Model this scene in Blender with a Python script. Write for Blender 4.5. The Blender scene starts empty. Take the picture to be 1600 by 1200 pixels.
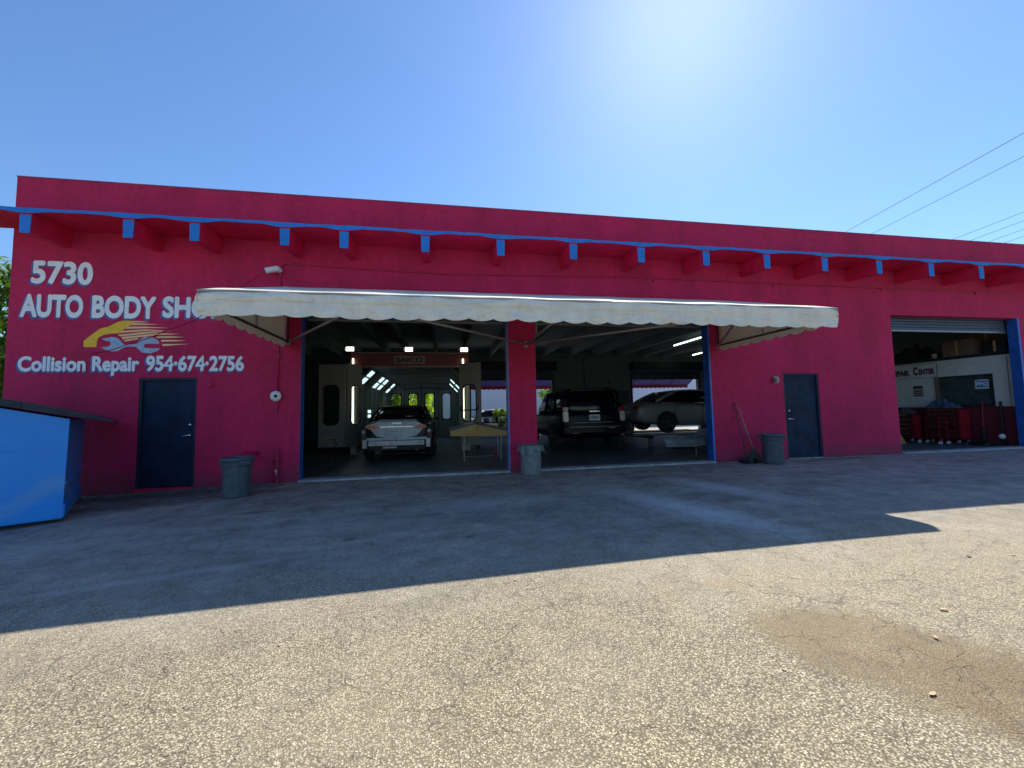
import bpy, bmesh, math, random
from mathutils import Vector, Matrix
random.seed(7)
R = math.radians
S = bpy.context.scene
C = S.collection

# ---------------------------------------------------------------- camera, sky, sun, exposure
cd = bpy.data.cameras.new('camera'); cam = bpy.data.objects.new('camera', cd); C.objects.link(cam)
cd.sensor_width = 36; cd.lens = 36 * 624.16 / 1600; cd.clip_start = .05; cd.clip_end = 2000
CR = Vector((.985, -.171, -.020)); CF = Vector((.172, .983, .069)).normalized()
CR = (CR - CF * CR.dot(CF)).normalized(); CU = CR.cross(CF)
m = Matrix((CR, CU, -CF)).transposed().to_4x4(); m.translation = Vector((0, -8.651, 1.30)); cam.matrix_world = m
S.camera = cam
SUN_EL, SUN_AZ = R(46.1), R(35.8)                       # azimuth clockwise from +Y
w = bpy.data.worlds.new('World'); S.world = w; w.use_nodes = True
nt = w.node_tree; nt.nodes.clear()
sky = nt.nodes.new('ShaderNodeTexSky'); sky.sky_type = 'NISHITA'; sky.sun_disc = False
sky.sun_elevation = SUN_EL; sky.sun_rotation = SUN_AZ; sky.air_density = 1.2; sky.dust_density = .27; sky.ozone_density = 10
bg = nt.nodes.new('ShaderNodeBackground'); bg.inputs[1].default_value = .115
wo = nt.nodes.new('ShaderNodeOutputWorld'); nt.links.new(sky.outputs[0], bg.inputs[0]); nt.links.new(bg.outputs[0], wo.inputs[0])
sd = bpy.data.lights.new('sun', 'SUN'); sd.energy = 4.7; sd.angle = R(.53); sd.color = (1, .91, .76)
so = bpy.data.objects.new('sun', sd); C.objects.link(so)
sv = Vector((math.sin(SUN_AZ) * math.cos(SUN_EL), math.cos(SUN_AZ) * math.cos(SUN_EL), math.sin(SUN_EL)))
so.rotation_euler = sv.to_track_quat('Z', 'Y').to_euler(); so.location = (20, 30, 40)
S.view_settings.view_transform = 'Standard'; S.view_settings.look = 'None'
S.view_settings.exposure = .64; S.view_settings.gamma = 1; S.view_settings.use_curve_mapping = False
S.cycles.max_bounces = 8; S.cycles.diffuse_bounces = 4; S.cycles.transparent_max_bounces = 12

# ---------------------------------------------------------------- materials
class N:
    def __init__(s, name):
        s.m = bpy.data.materials.new(name); s.m.use_nodes = True; s.t = s.m.node_tree
        s.b = s.t.nodes['Principled BSDF']; s.out = s.t.nodes['Material Output']
        s.tc = s.t.nodes.new('ShaderNodeTexCoord'); s.geo = s.t.nodes.new('ShaderNodeNewGeometry')
    def n(s, typ, **kw):
        nd = s.t.nodes.new(typ)
        for k, v in kw.items():
            if k in nd.inputs: nd.inputs[k].default_value = v
            else: setattr(nd, k, v)
        return nd
    def l(s, a, b): s.t.links.new(a, b)
    def pos(s, scale=(1, 1, 1), rot=0):
        mp = s.n('ShaderNodeMapping'); mp.inputs['Scale'].default_value = scale; mp.inputs['Rotation'].default_value = (0, 0, rot)
        s.l(s.geo.outputs['Position'], mp.inputs[0]); return mp.outputs[0]
    def noise(s, scale, detail=4, rough=.55, vec=None, dist=0):
        nd = s.n('ShaderNodeTexNoise'); nd.inputs['Scale'].default_value = scale; nd.inputs['Detail'].default_value = detail
        nd.inputs['Roughness'].default_value = rough; nd.inputs['Distortion'].default_value = dist
        s.l(vec if vec is not None else s.geo.outputs['Position'], nd.inputs['Vector']); return nd.outputs['Fac']
    def ramp(s, fac, pts):
        r = s.n('ShaderNodeValToRGB'); e = r.color_ramp.elements
        while len(e) < len(pts): e.new(.5)
        for i, (p, c) in enumerate(pts):
            e[i].position = p; e[i].color = (c, c, c, 1) if isinstance(c, (int, float)) else (*c, 1)
        s.l(fac, r.inputs[0]); return r.outputs[0]
    def math(s, op, a, b=None, clamp=False):
        nd = s.n('ShaderNodeMath', operation=op); nd.use_clamp = clamp
        for i, v in enumerate((a, b)):
            if v is None: continue
            if isinstance(v, (int, float)): nd.inputs[i].default_value = v
            else: s.l(v, nd.inputs[i])
        return nd.outputs[0]
    def mix(s, fac, a, b, typ='MIX'):
        nd = s.n('ShaderNodeMix', data_type='RGBA', blend_type=typ)
        for i, v in ((0, fac), (6, a), (7, b)):
            if isinstance(v, (int, float)): nd.inputs[i].default_value = v if i == 0 else (v, v, v, 1)
            elif isinstance(v, tuple): nd.inputs[i].default_value = (*v, 1)
            else: s.l(v, nd.inputs[i])
        return nd.outputs[2]
    def bump(s, h, strength=.3, dist=.01):
        b = s.n('ShaderNodeBump'); b.inputs['Strength'].default_value = strength; b.inputs['Distance'].default_value = dist
        s.l(h, b.inputs['Height']); s.l(b.outputs[0], s.b.inputs['Normal'])
    def base(s, v):
        if isinstance(v, tuple): s.b.inputs['Base Color'].default_value = (*v, 1)
        else: s.l(v, s.b.inputs['Base Color'])

def mat(name, col, rough=.6, metal=0, var=.18, vs=6, grain=.0, gs=150, coat=0, bump=0, bs=40, spec=None):
    k = N(name); c = tuple(col)
    lo = tuple(max(0, x * (1 - var)) for x in c); hi = tuple(min(1, x * (1 + var)) for x in c)
    nz = k.noise(vs, 6, .65)
    if grain:
        nz = k.math('ADD', nz, k.math('MULTIPLY', k.math('SUBTRACT', k.noise(gs, 3), .5), grain))
    k.base(k.ramp(nz, [(.3, lo), (.7, hi)]))
    rr = k.ramp(k.noise(vs * 2.3, 5), [(.3, max(.02, rough - .08)), (.7, min(1, rough + .08))]); k.l(rr, k.b.inputs['Roughness'])
    k.b.inputs['Metallic'].default_value = metal; k.b.inputs['Coat Weight'].default_value = coat; k.b.inputs['Coat Roughness'].default_value = .06
    if spec is not None: k.b.inputs['Specular IOR Level'].default_value = spec
    if bump: k.bump(k.noise(bs, 6, .6), bump, .01)
    return k.m

def stucco(name, col, streak=.35):
    k = N(name)
    big = k.noise(.7, 5, .6); st = k.noise(1.6, 6, .6, k.pos((1, 1, .12)))
    mid = k.noise(9, 5, .6); fine = k.noise(95, 4, .7)
    f = k.math('ADD', k.math('MULTIPLY', big, .35), k.math('MULTIPLY', st, .3)); f = k.math('ADD', f, k.math('MULTIPLY', mid, .35))
    lo = tuple(x * (1 - streak) for x in col); hi = tuple(min(1, x * (1 + streak * .7)) for x in col)
    c = k.ramp(f, [(.36, lo), (.64, hi)])
    c = k.mix(k.ramp(fine, [(.32, .35), (.5, 0)]), c, tuple(x * .55 for x in col))
    # dust and pale scuffs low on the wall, small chips
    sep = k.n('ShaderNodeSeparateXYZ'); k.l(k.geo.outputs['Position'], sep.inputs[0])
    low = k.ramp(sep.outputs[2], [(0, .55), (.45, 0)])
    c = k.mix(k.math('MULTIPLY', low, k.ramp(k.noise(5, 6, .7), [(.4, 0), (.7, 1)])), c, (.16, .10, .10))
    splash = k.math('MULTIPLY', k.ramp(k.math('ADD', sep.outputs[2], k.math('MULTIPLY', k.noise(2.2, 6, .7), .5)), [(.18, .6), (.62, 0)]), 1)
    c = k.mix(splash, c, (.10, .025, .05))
    rain = k.ramp(k.noise(3.2, 7, .7, k.pos((1, 1, .05))), [(.56, 0), (.72, .35)]); c = k.mix(rain, c, tuple(x * .5 for x in col))
    chips = k.ramp(k.noise(13, 8, .75), [(.70, 0), (.73, .4)])
    c = k.mix(chips, c, tuple(min(1, x * 1.4 + .04) for x in col))
    k.base(c); k.b.inputs['Roughness'].default_value = .82
    h = k.math('ADD', k.math('MULTIPLY', k.noise(70, 6, .7), .7), k.math('MULTIPLY', k.noise(11, 4), .9))
    k.bump(h, .55, .012)
    return k.m

def emit(name, col, st):
    k = N(name); k.b.inputs['Base Color'].default_value = (*col, 1)
    k.b.inputs['Emission Color'].default_value = (*col, 1); k.b.inputs['Emission Strength'].default_value = st; return k.m

M = {}
M['crimson'] = stucco('crimson_stucco', (.54, .012, .088), .36)
M['crimson_smooth'] = mat('crimson_paint', (.60, .007, .068), .65, var=.22, vs=3, bump=.2, bs=60)
M['conduit'] = mat('conduit_paint', (.40, .012, .07), .5)
M['blue_trim'] = mat('blue_trim_paint', (.005, .21, .68), .6, var=.12, vs=5, bump=.1)
M['blue_jamb'] = mat('blue_jamb_paint', (.012, .10, .42), .5, var=.25, vs=4)
M['lav_jamb'] = mat('pale_blue_paint', (.14, .20, .46), .55)
M['navy_door'] = mat('navy_door_paint', (.006, .020, .050), .62, var=.45, vs=3, grain=.5, gs=25, spec=.25)
M['door_frame'] = mat('door_frame_paint', (.006, .016, .04), .65)
M['silver'] = mat('silver_metal', (.62, .63, .65), .25, 1, var=.06)
M['white_paint'] = mat('white_lettering', (.86, .88, .88), .7, var=.10, vs=9, grain=.9, gs=70, bump=.3, bs=70)
M['blue_paint'] = mat('blue_lettering', (.07, .14, .38), .7, var=.15, vs=12)
M['yellow_paint'] = mat('yellow_logo', (.92, .54, .035), .7, var=.14, vs=12, grain=.4)
M['orange_paint'] = mat('peach_logo', (.95, .60, .28), .7, var=.1, vs=12)
M['steel_paint'] = mat('steel_blue_logo', (.34, .48, .62), .7, var=.25, vs=10)
M['roofing'] = mat('roofing', (.28, .27, .25), .9, bump=.3)
M['cap'] = mat('parapet_top', (.30, .10, .14), .9, var=.4, vs=5, bump=.3)
M['concrete'] = mat('concrete_sill', (.36, .37, .38), .85, var=.3, vs=6, grain=.5, gs=120, bump=.3, bs=90)
M['bounce_slab_pale'] = mat('pale_bounce_slab', (.50, .49, .46), .85, var=.12, vs=1)
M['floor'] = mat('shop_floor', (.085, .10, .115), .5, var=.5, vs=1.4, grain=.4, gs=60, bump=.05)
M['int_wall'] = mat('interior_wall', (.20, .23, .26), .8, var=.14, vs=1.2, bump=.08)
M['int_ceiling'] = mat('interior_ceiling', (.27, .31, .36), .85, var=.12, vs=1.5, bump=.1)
M['white_wall'] = mat('white_partition', (.62, .65, .63), .75, var=.12, vs=2.5)
M['dark_metal'] = mat('dark_metal', (.025, .03, .04), .45, .3, var=.3)
M['black'] = mat('black_rubber', (.012, .012, .014), .6)
M['gray_metal'] = mat('gray_metal', (.26, .27, .28), .42, .7, var=.15)
M['curtain'] = mat('roller_steel', (.07, .10, .15), .5, .3, var=.15, vs=3)
M['frame_tube'] = mat('awning_tube', (.36, .34, .32), .45, .4, var=.1)
M['lamp'] = emit('lamp_white', (.80, 1, .78), 3)
M['lamp_warm'] = emit('lamp_warm', (1, .95, .72), 3)
M['lamp_cool'] = emit('lamp_cool', (.62, .86, .92), .9)
M['booth'] = mat('booth_panel', (.33, .33, .30), .5, var=.08, vs=2)
M['booth_in'] = mat('booth_lining', (.20, .23, .24), .5, var=.18, vs=2)
M['booth_red'] = mat('booth_header', (.22, .06, .07), .45, var=.12)
M['plate'] = mat('sign_plate', (.36, .30, .30), .5, var=.08)
M['sign_ink'] = mat('sign_ink', (.035, .01, .03), .6)
M['purple_ink'] = mat('purple_ink', (.14, .035, .11), .6)
M['ppg_blue'] = mat('sticker_blue', (.03, .20, .55), .5); M['paper'] = mat('paper_white', (.72, .76, .78), .7, var=.05)
M['red_chest'] = mat('red_enamel', (.085, .005, .012), .4, var=.15, coat=.1)
M['red_bright'] = mat('red_enamel_panel', (.27, .008, .02), .4, var=.12, coat=.1)
M['wainscot'] = mat('maroon_wainscot', (.15, .014, .03), .65, var=.25, vs=3)
M['cardboard'] = mat('cardboard', (.20, .13, .11), .9, var=.2)
M['tan_panel'] = mat('tan_masking_paper', (.50, .32, .11), .7, var=.14, vs=4)
M['primer'] = mat('primer_gray', (.30, .32, .34), .55, var=.2)
M['cloth_blue'] = mat('blue_cloth', (.04, .08, .16), .9, var=.4, bump=.6, bs=9)
M['wood'] = mat('wood_handle', (.35, .2, .14), .6)
M['yellow'] = mat('yellow_enamel', (.35, .22, .04), .5)
M['can_gray'] = mat('can_plastic', (.075, .105, .128), .5, var=.2, vs=9, grain=.3, bump=.15, bs=50)
M['can_worn'] = mat('can_worn_plastic', (.20, .22, .23), .7, var=.35, vs=14, grain=.6, gs=60, bump=.3, bs=60)
M['broom'] = mat('broom_bristles', (.05, .07, .06), .95, bump=.8, bs=120)
M['lid'] = mat('dumpster_lid', (.022, .028, .028), .5, var=.3)
M['tyre'] = mat('tyre', (.015, .015, .017), .8); M['rim'] = mat('wheel_rim', (.30, .31, .33), .3, .9)
M['tail'] = mat('tail_lamp_red', (.36, .010, .02), .15, coat=1); M['tail_clear'] = mat('tail_lamp_clear', (.60, .58, .56), .15, coat=1)
M['stone'] = mat('loose_stone', (.13, .12, .10), .9, var=.4, vs=30); M['leaf_dry'] = mat('dry_leaf', (.60, .42, .26), .8, var=.4, vs=60)
M['bark'] = mat('bark', (.14, .10, .07), .95, bump=.8, bs=25)
M['pole_wood'] = mat('pole_wood', (.20, .15, .11), .9, bump=.4, bs=30); M['wire'] = mat('wire', (.15, .17, .20), .6)
M['render_white'] = mat('neighbour_wall', (.90, .88, .93), .8, var=.04, vs=.8)
M['purple_canvas'] = None
def chipped(name, col):
    k = N(name); c = k.ramp(k.noise(4, 7, .7), [(.3, tuple(x * .72 for x in col)), (.65, col)])
    c = k.mix(k.ramp(k.noise(26, 8, .8), [(.665, 0), (.69, .8)]), c, (.55, .56, .58))
    c = k.mix(k.ramp(k.noise(9, 8, .75, k.pos((1, 1, .3))), [(.60, 0), (.75, .5)]), c, tuple(x * .35 for x in col))
    k.base(c); k.b.inputs['Roughness'].default_value = .6; k.bump(k.noise(45, 6, .7), .4, .006); return k.m
M['blue_trim'] = chipped('blue_trim_worn', (.005, .21, .70))
def canvas(name, col, tr=.35, var=.08):
    k = N(name)
    c = k.ramp(k.noise(3, 6, .7, k.pos((1, 1, .5))), [(.3, tuple(x * (1 - var) for x in col)), (.6, col)])
    dirt = k.ramp(k.noise(14, 8, .8, k.pos((.5, 1, 1))), [(.66, 0), (.74, .45)])
    c = k.mix(dirt, c, tuple(x * .55 for x in col))
    k.base(c); k.b.inputs['Roughness'].default_value = .75
    k.bump(k.math('ADD', k.noise(7, 4, .5, k.pos((.5, 1, 1.6)), .6), k.math('MULTIPLY', k.noise(2.2, 3, .5, k.pos((.6, 1, 2.2), .2), 1.5), 1.4)), .9, .045)
    tl = k.n('ShaderNodeBsdfTranslucent'); k.l(c, tl.inputs[0]); mx = k.n('ShaderNodeMixShader'); mx.inputs[0].default_value = tr
    k.l(k.b.outputs[0], mx.inputs[1]); k.l(tl.outputs[0], mx.inputs[2]); k.l(mx.outputs[0], k.out.inputs[0]); return k.m
M['canvas'] = canvas('awning_canvas', (.94, .90, .76), .15, .18)
M['canvas_side'] = canvas('awning_side_canvas', (.86, .76, .60), .5)
M['purple_canvas'] = canvas('violet_awning_canvas', (.10, .10, .30), .4); M['red_canvas'] = canvas('red_awning_trim', (.25, .03, .06), .4)
def glass_dark(name, col=(.01, .013, .018), rough=.04):
    k = N(name); k.base(col); k.b.inputs['Roughness'].default_value = rough; k.b.inputs['Coat Weight'].default_value = .15; k.b.inputs['Specular IOR Level'].default_value = .35; return k.m
M['glass'] = glass_dark('tinted_glass', (.004, .005, .010), .1); M['glass_office'] = mat('office_glass', (.045, .07, .075), .12, coat=.5, var=.3)
def clear_glass():
    k = N('clear_glass'); g = k.n('ShaderNodeBsdfGlossy'); g.inputs['Roughness'].default_value = .03
    t = k.n('ShaderNodeBsdfTransparent'); t.inputs[0].default_value = (.86, .9, .9, 1)
    f = k.n('ShaderNodeFresnel'); f.inputs[0].default_value = 1.08; mx = k.n('ShaderNodeMixShader'); k.l(f.outputs[0], mx.inputs[0]); k.l(t.outputs[0], mx.inputs[1]); k.l(g.outputs[0], mx.inputs[2])
    k.l(mx.outputs[0], k.out.inputs[0]); return k.m
M['clear'] = clear_glass()
def carpaint(name, col, metal=.6, rough=.3):
    return mat(name, col, rough, metal, var=.06, vs=3, coat=.25, spec=.3)
M['paint_gray'] = carpaint('dark_gray_car_paint', (.020, .024, .03), .2, .4); M['paint_silver'] = mat('bare_silver_panel', (.44, .50, .53), .45, .2, var=.25, vs=5)
M['paint_black'] = mat('black_car_paint', (.002, .0025, .008), .35, 0, var=.06, vs=3, coat=.12, spec=.15); M['paint_pewter'] = carpaint('pewter_car_paint', (.30, .32, .31), .2, .45)
M['paint_white'] = carpaint('white_car_paint', (.6, .66, .70), 0, .3)
M['crash'] = mat('crash_bar', (.52, .53, .52), .5, .2, var=.3, vs=9)

def dumpster_mat():
    k = N('dumpster_blue')
    c = k.ramp(k.noise(1.5, 5), [(.3, (.004, .26, .76)), (.7, (.006, .31, .86))])
    scuff = k.ramp(k.noise(5, 10, .85), [(.62, 0), (.68, .75)]); c = k.mix(scuff, c, (.10, .075, .06))
    # broad pale swath up to the right, a reflection painted into the colour
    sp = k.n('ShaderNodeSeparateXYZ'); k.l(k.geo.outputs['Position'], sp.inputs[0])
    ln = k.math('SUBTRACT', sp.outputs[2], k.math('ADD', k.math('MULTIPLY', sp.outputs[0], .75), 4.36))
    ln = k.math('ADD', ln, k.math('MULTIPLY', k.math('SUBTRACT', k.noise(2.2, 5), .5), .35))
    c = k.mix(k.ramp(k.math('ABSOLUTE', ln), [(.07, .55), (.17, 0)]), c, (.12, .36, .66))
    k.base(c); k.b.inputs['Roughness'].default_value = .5; k.b.inputs['Coat Weight'].default_value = .15; k.b.inputs['Coat Roughness'].default_value = .12
    k.bump(k.noise(3, 3), .12, .03); return k.m
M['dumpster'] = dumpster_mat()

def asphalt():
    k = N('asphalt'); P = k.geo.outputs['Position']
    # exposed aggregate: stones in a dark binder
    v = k.n('ShaderNodeTexVoronoi', feature='F1'); v.inputs['Scale'].default_value = 115; v.inputs['Randomness'].default_value = 1
    wn = k.n('ShaderNodeTexNoise'); wn.inputs['Scale'].default_value = 60; wn.inputs['Detail'].default_value = 3; k.l(P, wn.inputs['Vector'])
    wv = k.n('ShaderNodeVectorMath', operation='SCALE'); k.l(wn.outputs['Color'], wv.inputs[0]); wv.inputs['Scale'].default_value = .012
    wa = k.n('ShaderNodeVectorMath', operation='ADD'); k.l(P, wa.inputs[0]); k.l(wv.outputs[0], wa.inputs[1]); k.l(wa.outputs[0], v.inputs['Vector'])
    sepc = k.n('ShaderNodeSeparateColor'); k.l(v.outputs['Color'], sepc.inputs[0])
    stone = k.ramp(sepc.outputs[0], [(0, (.15, .13, .08)), (.25, (.34, .30, .20)), (.65, (.53, .47, .32)), (.9, (.64, .58, .41)), (1, (.82, .76, .56))])
    edge = k.ramp(v.outputs['Distance'], [(.36, 1), (.66, 0)])
    patch = k.noise(1.1, 6, .65)
    edge = k.math('MULTIPLY', edge, k.ramp(k.math('ADD', k.math('MULTIPLY', sepc.outputs[1], .8), k.math('MULTIPLY', patch, .6)), [(.22, .35), (.50, 1)]))
    c = k.mix(edge, (.15, .125, .085), stone)
    # sand-filled, worn patches
    worn = k.ramp(k.noise(.45, 6, .6), [(.42, 0), (.62, .3)]); c = k.mix(worn, c, (.42, .36, .26))
    c = k.mix(k.ramp(k.noise(2.6, 7, .7), [(.30, .55), (.50, 0)]), c, k.mix(1, c, (.55, .56, .60), 'MULTIPLY'))
    c = k.mix(k.ramp(k.noise(.25, 4, .6), [(.45, 0), (.65, .35)]), c, k.mix(1, c, (1.08, 1.0, .82), 'MULTIPLY'))
    sep = k.n('ShaderNodeSeparateXYZ'); k.l(P, sep.inputs[0]); X, Y = sep.outputs[0], sep.outputs[1]
    # driven, oily, smoother tarmac towards the bays, lightened to lift the shade there
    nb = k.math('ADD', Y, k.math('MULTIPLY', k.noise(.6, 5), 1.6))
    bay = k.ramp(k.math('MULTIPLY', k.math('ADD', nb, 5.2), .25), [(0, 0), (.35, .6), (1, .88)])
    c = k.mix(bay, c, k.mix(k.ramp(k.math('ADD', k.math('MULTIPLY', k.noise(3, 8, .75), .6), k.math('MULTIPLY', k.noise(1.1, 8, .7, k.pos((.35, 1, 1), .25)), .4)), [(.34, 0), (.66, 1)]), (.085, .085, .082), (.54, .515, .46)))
    def blob(cx, cy, sx, sy, rot, soft, nsc, namp, seed=0):
        dx = k.math('SUBTRACT', X, cx); dy = k.math('SUBTRACT', Y, cy); cr, sr = math.cos(rot), math.sin(rot)
        u = k.math('ADD', k.math('MULTIPLY', dx, cr / sx), k.math('MULTIPLY', dy, sr / sx))
        vv = k.math('ADD', k.math('MULTIPLY', dx, -sr / sy), k.math('MULTIPLY', dy, cr / sy))
        d = k.math('SQRT', k.math('ADD', k.math('MULTIPLY', u, u), k.math('MULTIPLY', vv, vv)))
        d = k.math('ADD', d, k.math('MULTIPLY', k.math('SUBTRACT', k.noise(nsc, 6, .65), .5), namp))
        return k.ramp(d, [(max(0, 1 - soft), 1), (1, 0)])
    # pale tyre tracks in front of the second bay
    for (cx, cy, sx, sy, rot, a) in ((3.1, -3.7, .5, 2.0, .30, .95), (4.4, -2.6, .45, 1.9, .32, .85), (.4, -2.8, 1.6, .5, .1, .4), (2.7, -2.0, .9, 1.3, .1, .28), (-1.2, -2.2, .5, 2.0, -.2, .22), (-4.2, -3.4, 1.6, .35, .25, .25), (1.9, -5.9, .8, .2, 1.0, .10), (-2.4, -4.6, 1.6, .12, .2, .3), (7.5, -1.6, 2.2, .35, .05, .25)):
        c = k.mix(k.math('MULTIPLY', blob(cx, cy, sx, sy, rot, .9, 5, 1.3), a), c, (.56, .56, .54))
    # oil spots
    for (cx, cy, sx, sy, a) in ((-4.9, -.42, 2.0, .42, .95), (-4.3, -.75, 1.2, .2, .7), (.27, -4.24, .09, .11, .7), (-1.0, -3.98, .12, .08, .6), (3.85, -1.43, .5, .22, .6), (1.4, -3.4, .3, .16, .4), (-.2, -3.2, .25, .12, .35), (-1.9, -3.0, .12, .08, .5), (-4.6, -1.2, 1.4, .45, .65), (-3.4, -.9, 1.2, .3, .5), (9.5, -.35, 1.6, .2, .5), (.3, -1.0, .2, .1, .4), (-2.6, -2.4, .35, .08, .5)):
        c = k.mix(k.math('MULTIPLY', blob(cx, cy, sx, sy, .1, .6, 7, 1.5), a * .9), c, (.045, .046, .05))
    # brown rusty spill
    st = k.math('MULTIPLY', blob(2.47, -7.04, 1.0, .52, -.92, .28, 3.0, 1.0), k.ramp(k.noise(2.5, 6, .7), [(.30, .45), (.55, 1)]))
    brown = k.mix(k.ramp(k.noise(9, 7, .7), [(.35, 0), (.7, 1)]), (.24, .17, .05), (.56, .45, .22))
    c = k.mix(k.math('MULTIPLY', st, .92), c, k.mix(1, k.mix(.35, c, brown), (.37, .275, .095), 'MULTIPLY'))
    st2 = blob(2.02, -5.9, .3, .1, -.1, .6, 6, .8); c = k.mix(k.math('MULTIPLY', st2, .25), c, (.30, .22, .10))
    # cracks
    def cracks(scale, width, thr, seed):
        mp = k.n('ShaderNodeMapping'); mp.inputs['Location'].default_value = (seed, seed * 2, 0); k.l(P, mp.inputs[0])
        d = k.n('ShaderNodeTexNoise'); d.inputs['Scale'].default_value = scale * 2.5; d.inputs['Detail'].default_value = 6; k.l(mp.outputs[0], d.inputs['Vector'])
        sc = k.n('ShaderNodeVectorMath', operation='SCALE'); k.l(d.outputs['Color'], sc.inputs[0]); sc.inputs['Scale'].default_value = .5 / scale
        ad = k.n('ShaderNodeVectorMath', operation='ADD'); k.l(mp.outputs[0], ad.inputs[0]); k.l(sc.outputs[0], ad.inputs[1])
        vv = k.n('ShaderNodeTexVoronoi', feature='DISTANCE_TO_EDGE'); vv.inputs['Scale'].default_value = scale; k.l(ad.outputs[0], vv.inputs['Vector'])
        ln = k.ramp(vv.outputs['Distance'], [(0, 1), (width * scale, 0)])
        return k.math('MULTIPLY', ln, k.ramp(k.noise(scale * .9 + seed * .01, 5, .6), [(thr, 0), (thr + .1, 1)]))
    ck = k.math('MAXIMUM', cracks(.45, .009, .50, 3), k.math('MAXIMUM', cracks(2.2, .005, .46, 8), k.math('MULTIPLY', cracks(6.5, .0045, .47, 5), .85)))
    c = k.mix(k.math('MULTIPLY', ck, .6), c, (.05, .043, .034))
    k.base(c)
    rg = k.mix(st, .86, .6); k.l(rg, k.b.inputs['Roughness'])
    h = k.math('SUBTRACT', k.math('MULTIPLY', edge, k.math('ADD', k.math('MULTIPLY', sepc.outputs[2], .6), .5)), k.math('MULTIPLY', ck, 1.4))
    h = k.math('ADD', h, k.math('MULTIPLY', k.noise(220, 3, .7), .3))
    k.bump(h, .6, .004)
    return k.m
M['asphalt'] = asphalt()
M['earth'] = mat('dry_grass_ground', (.16, .17, .08), .95, var=.3, vs=.3)
def leafmat(name, a, b, tr=.4):
    k = N(name); oi = k.n('ShaderNodeObjectInfo')
    c = k.ramp(k.noise(2.2, 5, .7), [(.3, a), (.7, b)]); k.base(c); k.b.inputs['Roughness'].default_value = .55
    tl = k.n('ShaderNodeBsdfTranslucent'); k.l(k.mix(1, c, (1.5, 1.6, .6), 'MULTIPLY'), tl.inputs[0]); mx = k.n('ShaderNodeMixShader'); mx.inputs[0].default_value = tr
    k.l(k.b.outputs[0], mx.inputs[1]); k.l(tl.outputs[0], mx.inputs[2]); k.l(mx.outputs[0], k.out.inputs[0]); return k.m
M['leaf'] = leafmat('green_leaves', (.05, .11, .02), (.20, .32, .05), .5); M['leaf_y'] = leafmat('yellow_green_leaves', (.30, .42, .03), (.62, .68, .08), .6)

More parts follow.
